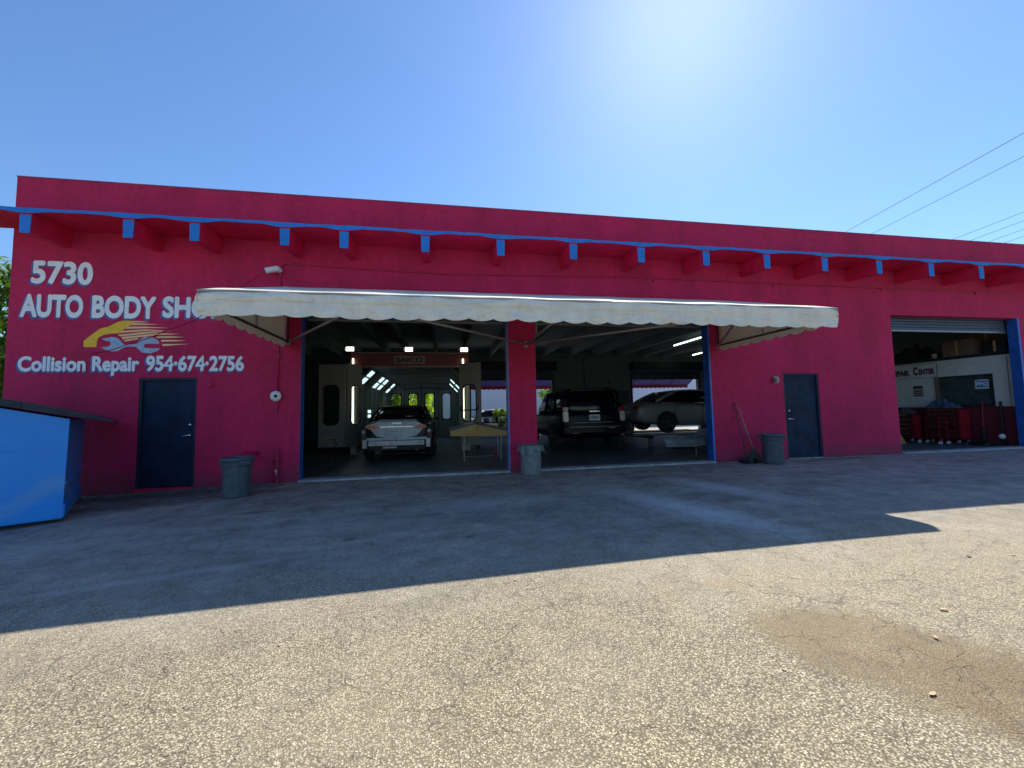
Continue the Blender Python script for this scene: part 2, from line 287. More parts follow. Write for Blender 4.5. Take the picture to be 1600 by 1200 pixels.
# ---------------------------------------------------------------- mesh helpers
class B:
    def __init__(s): s.bm = bmesh.new()
    def box(s, x0, x1, y0, y1, z0, z1, bev=0, mtx=None):
        vs = [s.bm.verts.new(p) for p in ((x0, y0, z0), (x1, y0, z0), (x1, y1, z0), (x0, y1, z0), (x0, y0, z1), (x1, y0, z1), (x1, y1, z1), (x0, y1, z1))]
        if mtx is not None:
            for v in vs: v.co = mtx @ v.co
        fs = [s.bm.faces.new([vs[i] for i in f]) for f in ((3, 2, 1, 0), (4, 5, 6, 7), (0, 1, 5, 4), (1, 2, 6, 5), (2, 3, 7, 6), (3, 0, 4, 7))]
        if bev:
            es = list({e for f in fs for e in f.edges}); bmesh.ops.bevel(s.bm, geom=es, offset=bev, segments=2, affect='EDGES')
        return s
    def tube(s, pts, r, seg=10, caps=True):
        pts = [Vector(p) for p in pts]; rings = []
        rr = r if isinstance(r, (list, tuple)) else [r] * len(pts)
        for i, p in enumerate(pts):
            d = (pts[min(i + 1, len(pts) - 1)] - pts[max(i - 1, 0)]).normalized()
            a = d.cross(Vector((0, 0, 1)))
            if a.length < .05: a = d.cross(Vector((0, 1, 0)))
            a.normalize(); b = d.cross(a)
            rings.append([s.bm.verts.new(p + (a * math.cos(t) + b * math.sin(t)) * rr[i]) for t in [2 * math.pi * j / seg for j in range(seg)]])
        for q, w_ in zip(rings, rings[1:]):
            for j in range(seg): s.bm.faces.new((q[j], q[(j + 1) % seg], w_[(j + 1) % seg], w_[j]))
        if caps: s.bm.faces.new(rings[0][::-1]); s.bm.faces.new(rings[-1])
        return s
    def lathe(s, prof, seg=28, c=(0, 0, 0), axis='z'):
        rings = []
        for r, h in prof:
            ring = []
            for j in range(seg):
                t = 2 * math.pi * j / seg; a, b = r * math.cos(t), r * math.sin(t)
                p = (a, b, h) if axis == 'z' else ((h, a, b) if axis == 'x' else (a, h, b))
                ring.append(s.bm.verts.new((p[0] + c[0], p[1] + c[1], p[2] + c[2])))
            rings.append(ring)
        for q, w_ in zip(rings, rings[1:]):
            for j in range(seg): s.bm.faces.new((q[j], q[(j + 1) % seg], w_[(j + 1) % seg], w_[j]))
        if prof[0][0] > 1e-4: s.bm.faces.new(rings[0][::-1])
        if prof[-1][0] > 1e-4: s.bm.faces.new(rings[-1])
        return s
    def loft(s, rings, caps=True):
        vr = [[s.bm.verts.new(p) for p in r] for r in rings]; n = len(vr[0])
        for q, w_ in zip(vr, vr[1:]):
            for j in range(n): s.bm.faces.new((q[j], q[(j + 1) % n], w_[(j + 1) % n], w_[j]))
        if caps: s.bm.faces.new(vr[0][::-1]); s.bm.faces.new(vr[-1])
        return s
    def poly(s, pts, off=None):
        """flat polygon; with off it becomes a prism"""
        a = [s.bm.verts.new(p) for p in pts]
        if off is None: s.bm.faces.new(a); return s
        b = [s.bm.verts.new(Vector(p) + Vector(off)) for p in pts]
        s.bm.faces.new(a); s.bm.faces.new(b[::-1])
        for i in range(len(a)): s.bm.faces.new((a[i], b[i], b[(i + 1) % len(a)], a[(i + 1) % len(a)]))
        return s
    def grid(s, f, nu, nv):
        g = [[s.bm.verts.new(f(i / nu, j / nv)) for j in range(nv + 1)] for i in range(nu + 1)]
        for i in range(nu):
            for j in range(nv): s.bm.faces.new((g[i][j], g[i + 1][j], g[i + 1][j + 1], g[i][j + 1]))
        return s
    def obj(s, name, m_, parent=None, smooth=False, sub=0, solid=0):
        bmesh.ops.remove_doubles(s.bm, verts=s.bm.verts, dist=1e-5)
        bmesh.ops.recalc_face_normals(s.bm, faces=s.bm.faces)
        me = bpy.data.meshes.new(name); s.bm.to_mesh(me); s.bm.free(); me.materials.append(M[m_] if isinstance(m_, str) else m_)
        if smooth: me.shade_smooth()
        o = bpy.data.objects.new(name, me); C.objects.link(o)
        if parent is not None: o.parent = parent
        if solid:
            md = o.modifiers.new('solid', 'SOLIDIFY'); md.thickness = solid; md.offset = 0
        if sub:
            md = o.modifiers.new('sub', 'SUBSURF'); md.levels = sub; md.render_levels = sub
        return o
def thing(name, label, cat, loc=(0, 0, 0), rz=0, group=None):
    o = bpy.data.objects.new(name, None); C.objects.link(o); o.location = loc; o.rotation_euler = (0, 0, rz)
    o['label'] = label; o['category'] = cat
    if group: o['group'] = group
    return o
def tag(o, label, cat, group=None):
    o['label'] = label; o['category'] = cat
    if group: o['group'] = group
    return o
def struct(o): o['kind'] = 'structure'; return o
def dup(src, loc=None, rz=None, label=None):
    r = src.copy(); C.objects.link(r)
    if loc is not None: r.location = loc
    if rz is not None: r.rotation_euler = (0, 0, rz)
    if label: r['label'] = label
    for ch in [o for o in src.children]:
        c = ch.copy(); C.objects.link(c); c.parent = r
        for g in ch.children:
            d = g.copy(); C.objects.link(d); d.parent = c
    return r
def copy_part(o, parent, loc):
    c = o.copy(); C.objects.link(c); c.parent = parent; c.location = loc; return c

def text_mesh(txt, bold=0.0, space=1.0):
    cu = bpy.data.curves.new('t', 'FONT'); cu.body = txt; cu.size = 1; cu.offset = bold; cu.space_character = space; cu.resolution_u = 4
    o = bpy.data.objects.new('t', cu); C.objects.link(o)
    dg = bpy.context.evaluated_depsgraph_get(); dg.update()
    me = bpy.data.meshes.new_from_object(o.evaluated_get(dg)); bpy.data.objects.remove(o); bpy.data.curves.remove(cu); return me
_cap = {}
def lettering(name, txt, m_, parent, fn, u0, u1, v0, v1, bold=.02, space=1.0, cap=None, depth=.0002):
    """fn(u, v, d) -> world point; text spans u0..u1, baseline v0, cap height to v1; bold = extra stroke radius, built from
    thin coats of the same glyphs laid a fraction of a millimetre over each other"""
    me = text_mesh(txt, .004, space); h = text_mesh('H', .004)
    xs = [v.co.x for v in me.vertices]; x0, x1 = min(xs) - bold, max(xs) + bold
    ys = [v.co.y for v in h.vertices]; y0, y1 = min(ys) - bold, max(ys) + bold
    vs, fs = [], []; n = 8 if bold > .001 else 0
    offs = [(0, 0)] + [(bold * math.cos(6.2832 * i / n), bold * math.sin(6.2832 * i / n)) for i in range(n)]
    for li, (ox, oy) in enumerate(offs):
        k0 = len(vs)
        vs += [tuple(fn(u0 + (v.co.x + ox - x0) / (x1 - x0) * (u1 - u0), v0 + (v.co.y + oy - y0) / (y1 - y0) * (v1 - v0), li * depth)) for v in me.vertices]
        fs += [[k0 + i for i in p.vertices] for p in me.polygons]
    nm = bpy.data.meshes.new(name); nm.from_pydata(vs, [], fs); nm.materials.append(M[m_])
    o = bpy.data.objects.new(name, nm); C.objects.link(o); o.parent = parent; return o

def wall_open(name, x0, x1, z0, z1, y0, y1, opens, m_, parent, axis='y'):
    """wall from x0..x1 with real openings (ox0, ox1, oz0, oz1); axis 'x' swaps x and y"""
    xs = sorted({x0, x1, *[o[0] for o in opens], *[o[1] for o in opens]}); zs = sorted({z0, z1, *[o[2] for o in opens], *[o[3] for o in opens]})
    xs = [x for x in xs if x0 <= x <= x1]; zs = [z for z in zs if z0 <= z <= z1]
    solid = lambda a, b: 0 <= a < len(xs) - 1 and 0 <= b < len(zs) - 1 and not any(o[0] <= (xs[a] + xs[a + 1]) / 2 <= o[1] and o[2] <= (zs[b] + zs[b + 1]) / 2 <= o[3] for o in opens)
    b = B(); P = (lambda x, y, z: (x, y, z)) if axis == 'y' else (lambda x, y, z: (y, x, z))
    for i in range(len(xs) - 1):
        for j in range(len(zs) - 1):
            if not solid(i, j): continue
            X0, X1, Z0, Z1 = xs[i], xs[i + 1], zs[j], zs[j + 1]
            b.poly([P(X0, y0, Z0), P(X1, y0, Z0), P(X1, y0, Z1), P(X0, y0, Z1)]); b.poly([P(X0, y1, Z0), P(X0, y1, Z1), P(X1, y1, Z1), P(X1, y1, Z0)])
            if not solid(i - 1, j): b.poly([P(X0, y0, Z0), P(X0, y0, Z1), P(X0, y1, Z1), P(X0, y1, Z0)])
            if not solid(i + 1, j): b.poly([P(X1, y0, Z0), P(X1, y1, Z0), P(X1, y1, Z1), P(X1, y0, Z1)])
            if not solid(i, j - 1): b.poly([P(X0, y0, Z0), P(X0, y1, Z0), P(X1, y1, Z0), P(X1, y0, Z0)])
            if not solid(i, j + 1): b.poly([P(X0, y0, Z1), P(X1, y0, Z1), P(X1, y1, Z1), P(X0, y1, Z1)])
    return b.obj(name, m_, parent)

# ---------------------------------------------------------------- ground
def gz(x, y=0):
    t = max(0, min(1, (-x - 2.6) / 4.4)); t = t * t * (3 - 2 * t); q = max(0, min(1, (2.5 - x) / 7)); return -.09 * t - .022 * max(0, min(6, -y)) * q
b = B()
xs = [-60, -30, -15] + [-10 + .5 * i for i in range(25)] + [4, 8, 16, 30, 60]; ys = [-60, -30, -15] + [-10 + .75 * i for i in range(14)] + [1.0, 2.0, 14, 20, 30]
g = [[b.bm.verts.new((x, y, gz(x, y) if y < 1.5 else gz(x) - .012)) for y in ys] for x in xs]
for i in range(len(xs) - 1):
    for j in range(len(ys) - 1): b.bm.faces.new((g[i][j], g[i + 1][j], g[i + 1][j + 1], g[i][j + 1]))
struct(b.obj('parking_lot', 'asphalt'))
struct(B().box(-600, 600, -600, 600, -.6, -.35).obj('ground', 'earth'))

struct(B().box(-20, 40, 14.45, 22.5, -.2, -.02).obj('rear_bounce_slab', 'bounce_slab_pale'))  # pale slab added to bounce light onto the shaded neighbour wall

# ---------------------------------------------------------------- building
X0, X1, YB, ZT = -7.80, 22.0, 14.2, 5.87
bld = thing('auto_body_building', 'long crimson stucco auto body shop with blue trim, open bays and hand painted lettering', 'building', (0, 0, 0))
front_open = [(-5.66, -4.68, .0, 2.08), (-2.82, 1.42, 0, 3.68), (2.06, 6.36, 0, 3.68), (8.40, 9.43, 0, 2.12), (11.83, 16.24, 0, 3.68)]
front_open = [(a, b_, c if a in (-5.66,) else -.15, d) for a, b_, c, d in front_open]
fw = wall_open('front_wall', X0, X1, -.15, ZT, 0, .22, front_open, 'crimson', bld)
wall_open('left_wall', .22, YB, -.15, ZT, X0, X0 + .2, [], 'crimson', bld, 'x')
wall_open('right_wall', .22, YB, -.15, ZT, X1 - .2, X1, [], 'crimson', bld, 'x')
wall_open('back_wall', X0, X1, -.15, ZT, YB, YB + .2, [(-2.9, .95, -.15, 3.2), (1.6, 6.40, -.15, 4.1), (11.45, 15.95, -.15, 4.1)], 'int_wall', bld)
B().box(X0 - .01, X1 + .01, -.012, .24, ZT, ZT + .022, .005).obj('parapet_cap', 'cap', bld)
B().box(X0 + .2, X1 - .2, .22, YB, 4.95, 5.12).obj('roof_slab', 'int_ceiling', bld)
B().box(X0 + .2, X1 - .2, .22, YB, 5.123, 5.14).obj('roofing', 'roofing', bld)
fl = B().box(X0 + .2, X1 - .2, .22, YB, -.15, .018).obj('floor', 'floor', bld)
for a, c in ((-2.82, 1.42), (2.06, 6.36), (11.83, 16.24)):
    B().box(a, c, -.10, .22, -.12, .035, .01).obj('threshold', 'concrete', bld)
B().box(8.40, 9.43, -.03, .22, -.12, .012).obj('threshold', 'concrete', bld)
# interior linings: pale walls behind the crimson front
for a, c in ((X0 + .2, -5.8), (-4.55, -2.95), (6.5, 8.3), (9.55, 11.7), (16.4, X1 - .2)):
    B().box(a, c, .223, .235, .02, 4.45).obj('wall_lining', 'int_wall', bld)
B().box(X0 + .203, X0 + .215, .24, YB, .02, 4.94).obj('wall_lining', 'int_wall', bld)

B().box(X1 - .215, X1 - .203, .24, YB, .02, 4.94).obj('wall_lining', 'int_wall', bld)
# brow canopy with haunched blue fascia on beams
BW, BP = .155, .80
bx = [-6.94, -5.42, -4.38, -2.88, -1.83, -.31, 1.20, 2.75, 4.29, 5.86, 7.42, 8.99, 10.56, 12.14, 13.75, 15.30, 16.88, 18.45, 20.0, 21.4]
def hz(x):
    d = min(abs(x - b_) for b_ in bx + [X0 - .75])
    return 4.868 - .036 * max(0, min(1, (.38 - d) / .24)) if d < .40 else 4.868
def brow():
    b = B(); n = 300; xa, xb = X0 - 1.1, X1
    top, bot = [], []
    for i in range(n + 1):
        x = xa + (xb - xa) * i / n; jt = .004 * math.sin(x * 3.1) + .003 * math.sin(x * 11)
        top.append((x, 4.912 + jt)); bot.append((x, hz(x) + jt))
    rows = []
    for (x, zt), (_, zb) in zip(top, bot):
        rows.append([b.bm.verts.new(p) for p in ((x, -BP, zb), (x, -BP, zt), (x, -.002, 4.942), (x, -.002, 4.872))])
    for q, r in zip(rows, rows[1:]):
        for j in range(4): b.bm.faces.new((q[j], r[j], r[(j + 1) % 4], q[(j + 1) % 4]))
    b.bm.faces.new(rows[0]); b.bm.faces.new(rows[-1][::-1])
    b.obj('brow_slab', 'crimson_smooth', bld)
    f = B(); rows = []
    for (x, zt), (_, zb) in zip(top, bot):
        rows.append([f.bm.verts.new(p) for p in ((x, -BP - .006, zb - .004), (x, -BP - .006, zt + .003), (x, -BP - .002, zt + .003), (x, -BP - .002, zb - .004))])
    for q, r in zip(rows, rows[1:]):
        for j in range(4): f.bm.faces.new((q[j], r[j], r[(j + 1) % 4], q[(j + 1) % 4]))
    f.bm.faces.new(rows[0]); f.bm.faces.new(rows[-1][::-1])
    f.obj('fascia', 'blue_trim', bld)
brow()
def beam_mesh(y0, y1, z0a, z0b, wb, wt, top=4.80):
    b = B(); r = []
    for y, z0 in ((y0, z0a), (y1, z0b)): r.append([(-wb / 2, y, z0), (wb / 2, y, z0), (wt / 2, y, top), (-wt / 2, y, top)])
    return b.loft(r)
pb = pe = pi_ = None
for i, x in enumerate(bx):
    if i == 0:
        pb = beam_mesh(-BP + .02, -.001, 4.49, 4.55, .13, .17, 4.855).obj('beam', 'crimson_smooth', bld)
        pe = B().poly([(-.075, -BP + .010, 4.482), (.075, -BP + .010, 4.482), (.083, -BP + .010, 4.80), (-.083, -BP + .010, 4.80)], (0, .008, 0)).obj('beam_end', 'blue_trim', pb)
        pi_ = beam_mesh(.223, YB - .001, 4.52, 4.52, .14, .18, 4.948).obj('roof_beam', 'int_ceiling', bld)
        pb.location = (x, 0, 0); pi_.location = (x, 0, 0)
    else:
        c = copy_part(pb, bld, (x, 0, 0)); e = pe.copy(); C.objects.link(e); e.parent = c
        copy_part(pi_, bld, (x, 0, 0))
# haunch soffits over each beam (tee flange thickening)
# jamb trims
B().box(-2.818, -2.812, .002, .215, .04, 3.67).obj('jamb_trim', 'blue_jamb', bld)
B().box(1.412, 1.418, -.004, .215, .04, 3.67).obj('jamb_trim', 'lav_jamb', bld)
B().box(1.42, 1.445, -.006, -.001, .0, 3.66).obj('corner_strip', 'lav_jamb', bld)
B().box(6.352, 6.358, .002, .215, .04, 3.67).obj('jamb_trim', 'blue_jamb', bld)
B().box(6.36, 6.40, -.006, -.001, .0, 3.66).obj('corner_strip', 'blue_trim', bld)
B().box(16.232, 16.238, .002, .215, .04, 3.67).obj('jamb_trim', 'blue_jamb', bld)
B().box(16.24, 16.30, -.006, -.001, .0, 3.69).obj('corner_strip', 'blue_trim', bld)
# roller curtains: hood box behind the lintel and slats below it
def roller(xa, xb, zbot, yy, ztop, n, hood=True):
    cu = B().box(xa + .02, xb - .02, yy + .02, yy + .05, ztop - .02, ztop + .3).obj('roller_curtain', 'dark_metal', bld)
    h = (ztop - zbot) / n; first = None
    for i in range(n):
        z = zbot + h * i
        if first is None:
            bb = B(); pr = [(0, 0), (-.018, h * .15), (-.024, h * .5), (-.018, h * .85), (0, h)]
            bb.loft([[(xx, yy + p[0], p[1]) for p in pr] + [(xx, yy + .012, h), (xx, yy + .012, 0)] for xx in (xa + .02, xb - .02)])
            first = bb.obj('slat', 'curtain', cu, smooth=False); first.location.z = z
        else:
            c = first.copy(); C.objects.link(c); c.location.z = z
    B().box(xa + .02, xb - .02, yy - .035, yy + .02, zbot - .05, zbot - .002, .006).obj('bottom_bar', 'gray_metal', cu)
    if hood: B().tube([(xa - .1, yy + .30, ztop + .22), (xb + .1, yy + .30, ztop + .22)], .24, 20).obj('curtain_roll', 'dark_metal', cu, True)
for a, c in ((-2.80, 1.40), (2.08, 6.34), (11.85, 16.22)): roller(a, c, 3.34, .26, 3.74, 5)
for a, c in ((1.6, 6.40), (11.45, 15.95)):
    cu = B().box(a + .02, c - .02, YB - .10, YB - .06, 3.14, 3.62).obj('roller_curtain', 'curtain', bld)
    B().box(a - .15, c + .15, YB - .62, YB - .11, 3.62, 4.16, .04).obj('curtain_hood', 'dark_metal', cu)
    B().box(a + .02, c - .02, YB - .13, YB - .103, 3.10, 3.16).obj('bottom_bar', 'dark_metal', cu)
    for xx in (a - .05, c + .01): B().box(xx, xx + .06, YB - .10, YB - .001, .02, 3.6).obj('guide_rail', 'dark_metal', bld)
# two steel personnel doors
def door(x0, x1, z0, z1, hx, hz_):
    d = B().box(x0 + .05, x1 - .05, .05, .095, z0 + .02, z1 - .05, .003).obj('door', 'navy_door', bld)
    f = B()
    f.box(x0 + .001, x0 + .048, .012, .15, z0, z1 - .001); f.box(x1 - .048, x1 - .001, .012, .15, z0, z1 - .001); f.box(x0 + .049, x1 - .049, .012, .15, z1 - .048, z1 - .001)
    f.obj('door_frame', 'door_frame', bld)
    s = 1 if hx < (x0 + x1) / 2 else -1
    h = B().lathe([(.0, .0), (.034, .0), (.034, .012), (.018, .016), (.016, .05), (0, .05)], 16, (0, 0, 0), 'y')
    h.tube([(0, .045, 0), (s * .03, .055, 0), (s * .10, .055, -.004)], [.011, .012, .009], 8)
    for v in h.bm.verts: v.co = (v.co.x + hx, .048 - v.co.y, v.co.z + hz_)
    h.obj('handle', 'silver', d, True)
    k = B().lathe([(0, 0), (.030, 0), (.030, .010), (.024, .022), (0, .024)], 16, (0, 0, 0), 'y')
    for v in k.bm.verts: v.co = (v.co.x + hx, .048 - v.co.y, v.co.z + hz_ + .20)
    k.obj('deadbolt', 'silver', d, True)
    hs = x1 - .05 if s > 0 else x0 + .05
    for q in (z0 + .25, (z0 + z1) / 2, z1 - .3):
        B().tube([(hs, .042, q - .05), (hs, .042, q + .05)], .010, 8).obj('hinge', 'door_frame', d)
door(-5.66, -4.68, 0, 2.08, -4.80, .97); door(8.40, 9.43, .012, 2.12, 8.55, .98)
B().box(-5.66, -4.68, -.02, .2, -.07, -.002).obj('door_step', 'crimson_smooth', bld)
# foundation edge line at the left, pale
B().box(X0, -2.83, -.008, -.001, -.105, -.088).obj('foundation_strip', 'concrete', bld)

# painted lettering
wallfn = lambda u, v, d: Vector((u, -.002 - d, v))
def painted(txt, u0, u1, v0, v1, bold=.03, sh=(-.020, -.026), space=1.0):
    o = lettering('lettering', txt, 'white_paint', bld, lambda u, v, d: Vector((u, -.006 - d, v)), u0, u1, v0, v1, bold, space)
    lettering('lettering_shadow', txt, 'blue_paint', bld, lambda u, v, d: Vector((u, -.0025 - d, v)), u0 + sh[0] - .014, u1 + sh[0] + .014, v0 + sh[1] - .010, v1 + sh[1] + .012, bold + .012, space)
    return o
painted('5730', -7.48, -6.50, 3.845, 4.28, .034)
painted('AUTO', -7.62, -6.63, 3.210, 3.645, .040)
painted('BODY', -6.49, -5.43, 3.215, 3.650, .040)
painted('SHOP', -5.32, -4.25, 3.245, 3.665, .040)
painted('Collision', -7.60, -6.54, 2.205, 2.485, .036, (-.016, -.020))
painted('Repair', -6.44, -5.67, 2.205, 2.490, .036, (-.016, -.020))
painted('954\u00b7674\u00b72756', -5.56, -3.86, 2.205, 2.505, .034, (-.016, -.020))
# painted car-and-wrench emblem
YEL = [(-6.593, 2.662), (-6.598, 2.775), (-6.457, 2.913), (-6.333, 3.022), (-6.217, 3.047), (-6.077, 3.141), (-5.973, 3.174), (-5.787, 3.173), (-5.80, 3.142), (-5.84, 3.105), (-5.882, 3.068), (-5.94, 3.02), (-5.978, 2.985), (-6.015, 2.932), (-6.146, 2.925), (-6.275, 2.897), (-6.351, 2.854), (-6.381, 2.793), (-6.388, 2.664)]
def flat(name, pts, m_, y, d=.0015, parent=bld):
    return B().poly([(x, y, z) for x, z in pts], (0, -d, 0)).obj(name, m_, parent)
em = flat('emblem', YEL, 'yellow_paint', -.002)
for st in ([(-5.787, 3.173), (-5.65, 3.172), (-5.532, 3.155), (-5.66, 3.150), (-5.80, 3.142)], [(-5.81, 3.132), (-5.60, 3.128), (-5.374, 3.111), (-5.60, 3.100), (-5.855, 3.090)],
           [(-5.89, 3.060), (-5.60, 3.068), (-5.213, 3.047), (-5.60, 3.035), (-5.935, 3.018)], [(-5.985, 2.978), (-5.60, 3.012), (-5.228, 2.997), (-5.60, 2.980), (-6.01, 2.940)],
           [(-6.053, 2.901), (-5.60, 2.962), (-5.110, 2.999), (-5.50, 2.940), (-6.0, 2.872)], [(-5.986, 2.858), (-5.348, 2.945), (-4.992, 2.931), (-5.36, 2.908), (-5.971, 2.818)],
           [(-5.957, 2.801), (-5.707, 2.847), (-5.72, 2.819), (-5.917, 2.775)], [(-5.413, 2.876), (-5.182, 2.886), (-4.928, 2.872), (-5.168, 2.854), (-5.392, 2.846)],
           [(-5.329, 2.812), (-5.098, 2.815), (-4.892, 2.802), (-5.097, 2.784), (-5.315, 2.774)], [(-5.3, 2.733), (-4.834, 2.738), (-5.291, 2.689)]):
    flat('speed_streak', st, 'orange_paint', -.002, .0012, em)
WR = [(-6.311, 2.824), (-6.246, 2.835), (-6.143, 2.857), (-6.051, 2.842), (-5.982, 2.767), (-5.941, 2.721), (-5.875, 2.714), (-5.729, 2.731), (-5.692, 2.801), (-5.601, 2.864), (-5.48, 2.865), (-5.398, 2.82), (-5.348, 2.766), (-5.354, 2.735), (-5.583, 2.732), (-5.615, 2.693), (-5.58, 2.651), (-5.337, 2.646), (-5.376, 2.595), (-5.495, 2.548), (-5.63, 2.562), (-5.699, 2.631), (-5.734, 2.674), (-5.899, 2.676), (-5.964, 2.644), (-6.027, 2.59), (-6.145, 2.582), (-6.237, 2.612), (-6.31, 2.657), (-6.252, 2.665), (-6.175, 2.681), (-6.148, 2.719), (-6.166, 2.772), (-6.244, 2.787)]
flat('wrench', WR, 'steel_paint', -.0045, .0015, em)

# ---------------------------------------------------------------- things on the front wall
t = thing('security_camera', 'white bullet security camera under the blue fascia, above the awning end', 'camera', (-3.24, -.02, 4.26))
B().lathe([(0, 0), (.05, 0), (.05, .02), (.02, .035), (.018, .08), (0, .08)], 16, (0, 0, 0), 'y').obj('mount', 'paper', t, True)
for v in t.children[0].data.vertices: v.co.y = -v.co.y
a0, a1 = Vector((.02, -.11, .0)), Vector((-.20, -.17, -.075)); dd = (a1 - a0).normalized()
B().tube([a0 - dd * .03, a0, a0 + dd * .02, a1 - dd * .02, a1], [.03, .055, .060, .060, .058], 16).obj('housing', 'paper', t, True)
B().tube([a1, a1 + dd * .006], [.052, .046], 16).obj('lens', 'black', t)
tag(B().tube([(-3.64, -.012, 4.147), (-4.752, -.012, 3.207), (-5.241, -.012, 2.993), (-5.454, -.012, 2.881), (-5.639, -.012, 2.801), (-5.849, -.012, 2.73), (-5.978, -.012, 2.675), (-6.081, -.012, 2.628), (-6.287, -.012, 2.573), (-6.492, -.012, 2.542)], .007, 6).obj('wall_cable', 'conduit'), 'thin dark red cable sloping down across the painted emblem', 'cable')
t = thing('conduit', 'crimson painted conduit running along the wall under the beams and down to the bell', 'conduit', (-3.2, -.02, 4.4))
cp = [(-.02, 0, -1.0), (-.02, 0, -.10), (.0, 0, -.03), (.07, 0, 0), (3.3, 0, -.08), (7.9, 0, .02), (13, 0, .0), (25, 0, .01)]
B().tube(cp, .014, 8).obj('long_run', 'conduit', t, True)
B().tube([(-.03, 0, -1.0), (-.035, 0, -2.65)], .013, 8).obj('drop_pipe', 'conduit', t, True)
for xx in (1.9, 4.9, 8.2, 11.5, 14.8, 18): B().box(xx - .02, xx + .02, -.018, .018, -.085 + .02, -.02, .004).obj('pipe_strap', 'conduit', t)
for zz in (-.25, -1.9): B().box(-.07, .01, -.016, .018, zz - .015, zz + .015, .003).obj('pipe_strap', 'conduit', t)
t = thing('alarm_bell', 'round white alarm bell with dark centre on the crimson wall beside the first bay', 'alarm bell', (-3.25, -.005, 1.70))
B().lathe([(0, 0), (.06, 0), (.06, -.04), (0, -.04)], 20, (0, 0, 0), 'y').obj('back_box', 'dark_metal', t)
B().lathe([(.0, -.041), (.100, -.042), (.105, -.055), (.09, -.075), (.05, -.09), (.042, -.092), (0, -.092)], 28, (0, 0, 0), 'y').obj('gong', 'paper', t, True)
B().lathe([(0, -.093), (.032, -.093), (.028, -.105), (0, -.108)], 16, (0.01, 0, 0), 'y').obj('striker_cap', 'black', t, True)
B().tube([(.01, -.02, -.08), (.012, -.02, -.33)], .016, 8).obj('tail_pipe', 'conduit', t)
t = thing('wall_lamp', 'small grey bulkhead lamp on the wall left of the right hand door', 'lamp', (8.15, -.005, 1.95))
B().box(-.07, .07, -.05, 0, -.08, .09, .012).obj('base', 'gray_metal', t); B().box(-.05, .05, -.11, -.051, -.065, .06, .02).obj('diffuser', 'plate', t)
tag(B().lathe([(0, 0), (.042, 0), (.042, -.02), (.03, -.035), (0, -.04)], 18, (-4.43, -.003, 1.93), 'y').obj('wall_plug', 'crimson_smooth', None, True), 'round crimson plug on the wall right of the left hand door', 'plug')
t = thing('water_pipe', 'rusty crimson standpipe with valve near the ground left of the first bay', 'pipe', (-3.20, -.06, 0))
B().tube([(0, 0, -.06), (0, 0, .62)], .022, 10).obj('riser', 'conduit', t); B().tube([(-.11, 0, -.06), (-.11, 0, .44), (-.10, 0, .46), (0, 0, .46)], .016, 8).obj('branch', 'conduit', t)
for zz in (.60, .43, .30, .18, .06): B().tube([(0, 0, zz), (0, 0, zz + .045)], .034, 8).obj('fitting', 'conduit', t)
B().lathe([(0, 0), (.028, 0), (.028, .02), (0, .02)], 10, (0, -.05, .245), 'y').obj('valve', 'silver', t)
B().tube([(0, -.03, .21), (0, -.05, .17)], .014, 8).obj('tap', 'silver', t)
t = thing('hose_bracket', 'grey metal hose bracket on the wall just above the grey bin', 'bracket', (-3.68, -.01, .62))
B().box(-.13, .13, -.16, 0, -.01, .01, .004, Matrix.Rotation(.35, 4, 'X')).obj('shelf', 'conduit', t); B().tube([(.06, -.05, .0), (.06, -.05, .13)], .008, 6).obj('hook', 'conduit', t)

# ---------------------------------------------------------------- awning
AX0, AX1, AP, ZB_, ZF = -3.10, 6.66, 3.0, 3.93, 2.95
aw = thing('awning', 'long off-white canvas awning with scalloped valance over the two open bays', 'awning', (0, 0, 0))
ribs = [AX0 + (AX1 - AX0) * i / 5 for i in range(6)]
def topf(u, v):
    x = AX0 + (AX1 - AX0) * u; s_ = min(1, v / .985)
    y = -.01 - (AP - .01) * v; z = ZB_ + (ZF - ZB_) * v
    ph = ((x - AX0) / (AX1 - AX0) * 5) % 1
    z -= .018 * math.sin(math.pi * ph) * math.sin(math.pi * v)
    z += .012 * max(0, math.sin(math.pi * min(1, max(0, (v - .72) / .28)))) 
    z += .003 * math.sin(x * 5.3 + v * 9)
    return (x, y, z)
B().grid(topf, 120, 24).obj('top_canvas', 'canvas', aw, True, solid=.004)
NS = 28
def drop(u, v):
    x = AX0 + (AX1 - AX0) * u; zt = ZF - .003
    sc = abs(math.sin(math.pi * u * NS)); zb = 2.634 - .036 * (sc ** .7) + .008 * math.sin(x * 2.1)
    z = zt + (zb - zt) * v
    y = -AP - .012 * math.sin(math.pi * min(1, v / .5))
    if v < .12: y = -AP + .012 * (1 - v / .12)
    if v > .5: y += (-.010 - .014 * math.sin(x * 7.1) - .012 * math.sin(x * 17.3 + 2)) * (v - .5) * 2
    if abs(v - .45) < .04: y += .012
    y += .006 * math.sin(x * 3.7 + 5 * v) + .004 * math.sin(x * 9.7 - 7 * v)
    # rounded ends
    e = min(u, 1 - u) * (AX1 - AX0)
    if e < .12:
        k = 1 - e / .12; y += .035 * k * k
        x += (-1 if u < .5 else 1) * .035 * math.sin(math.pi * min(1, v * 1.05)) * k
    return (x, y, z)
B().grid(drop, 560, 26).obj('front_valance', 'canvas', aw, True, solid=.004)
B().tube([(AX0, -AP + .02, ZF - .012), (AX1, -AP + .02, ZF - .012)], .019, 10).obj('front_bar', 'frame_tube', aw, True)
for q in (1, 2, 3, 4):                                                  # vertical seams
    x = AX0 + (AX1 - AX0) * (q / 5 + .015); B().box(x - .004, x + .004, -AP - .024, -AP - .019, 2.70, ZF - .03).obj('seam', 'canvas', aw)
ZL = 2.80
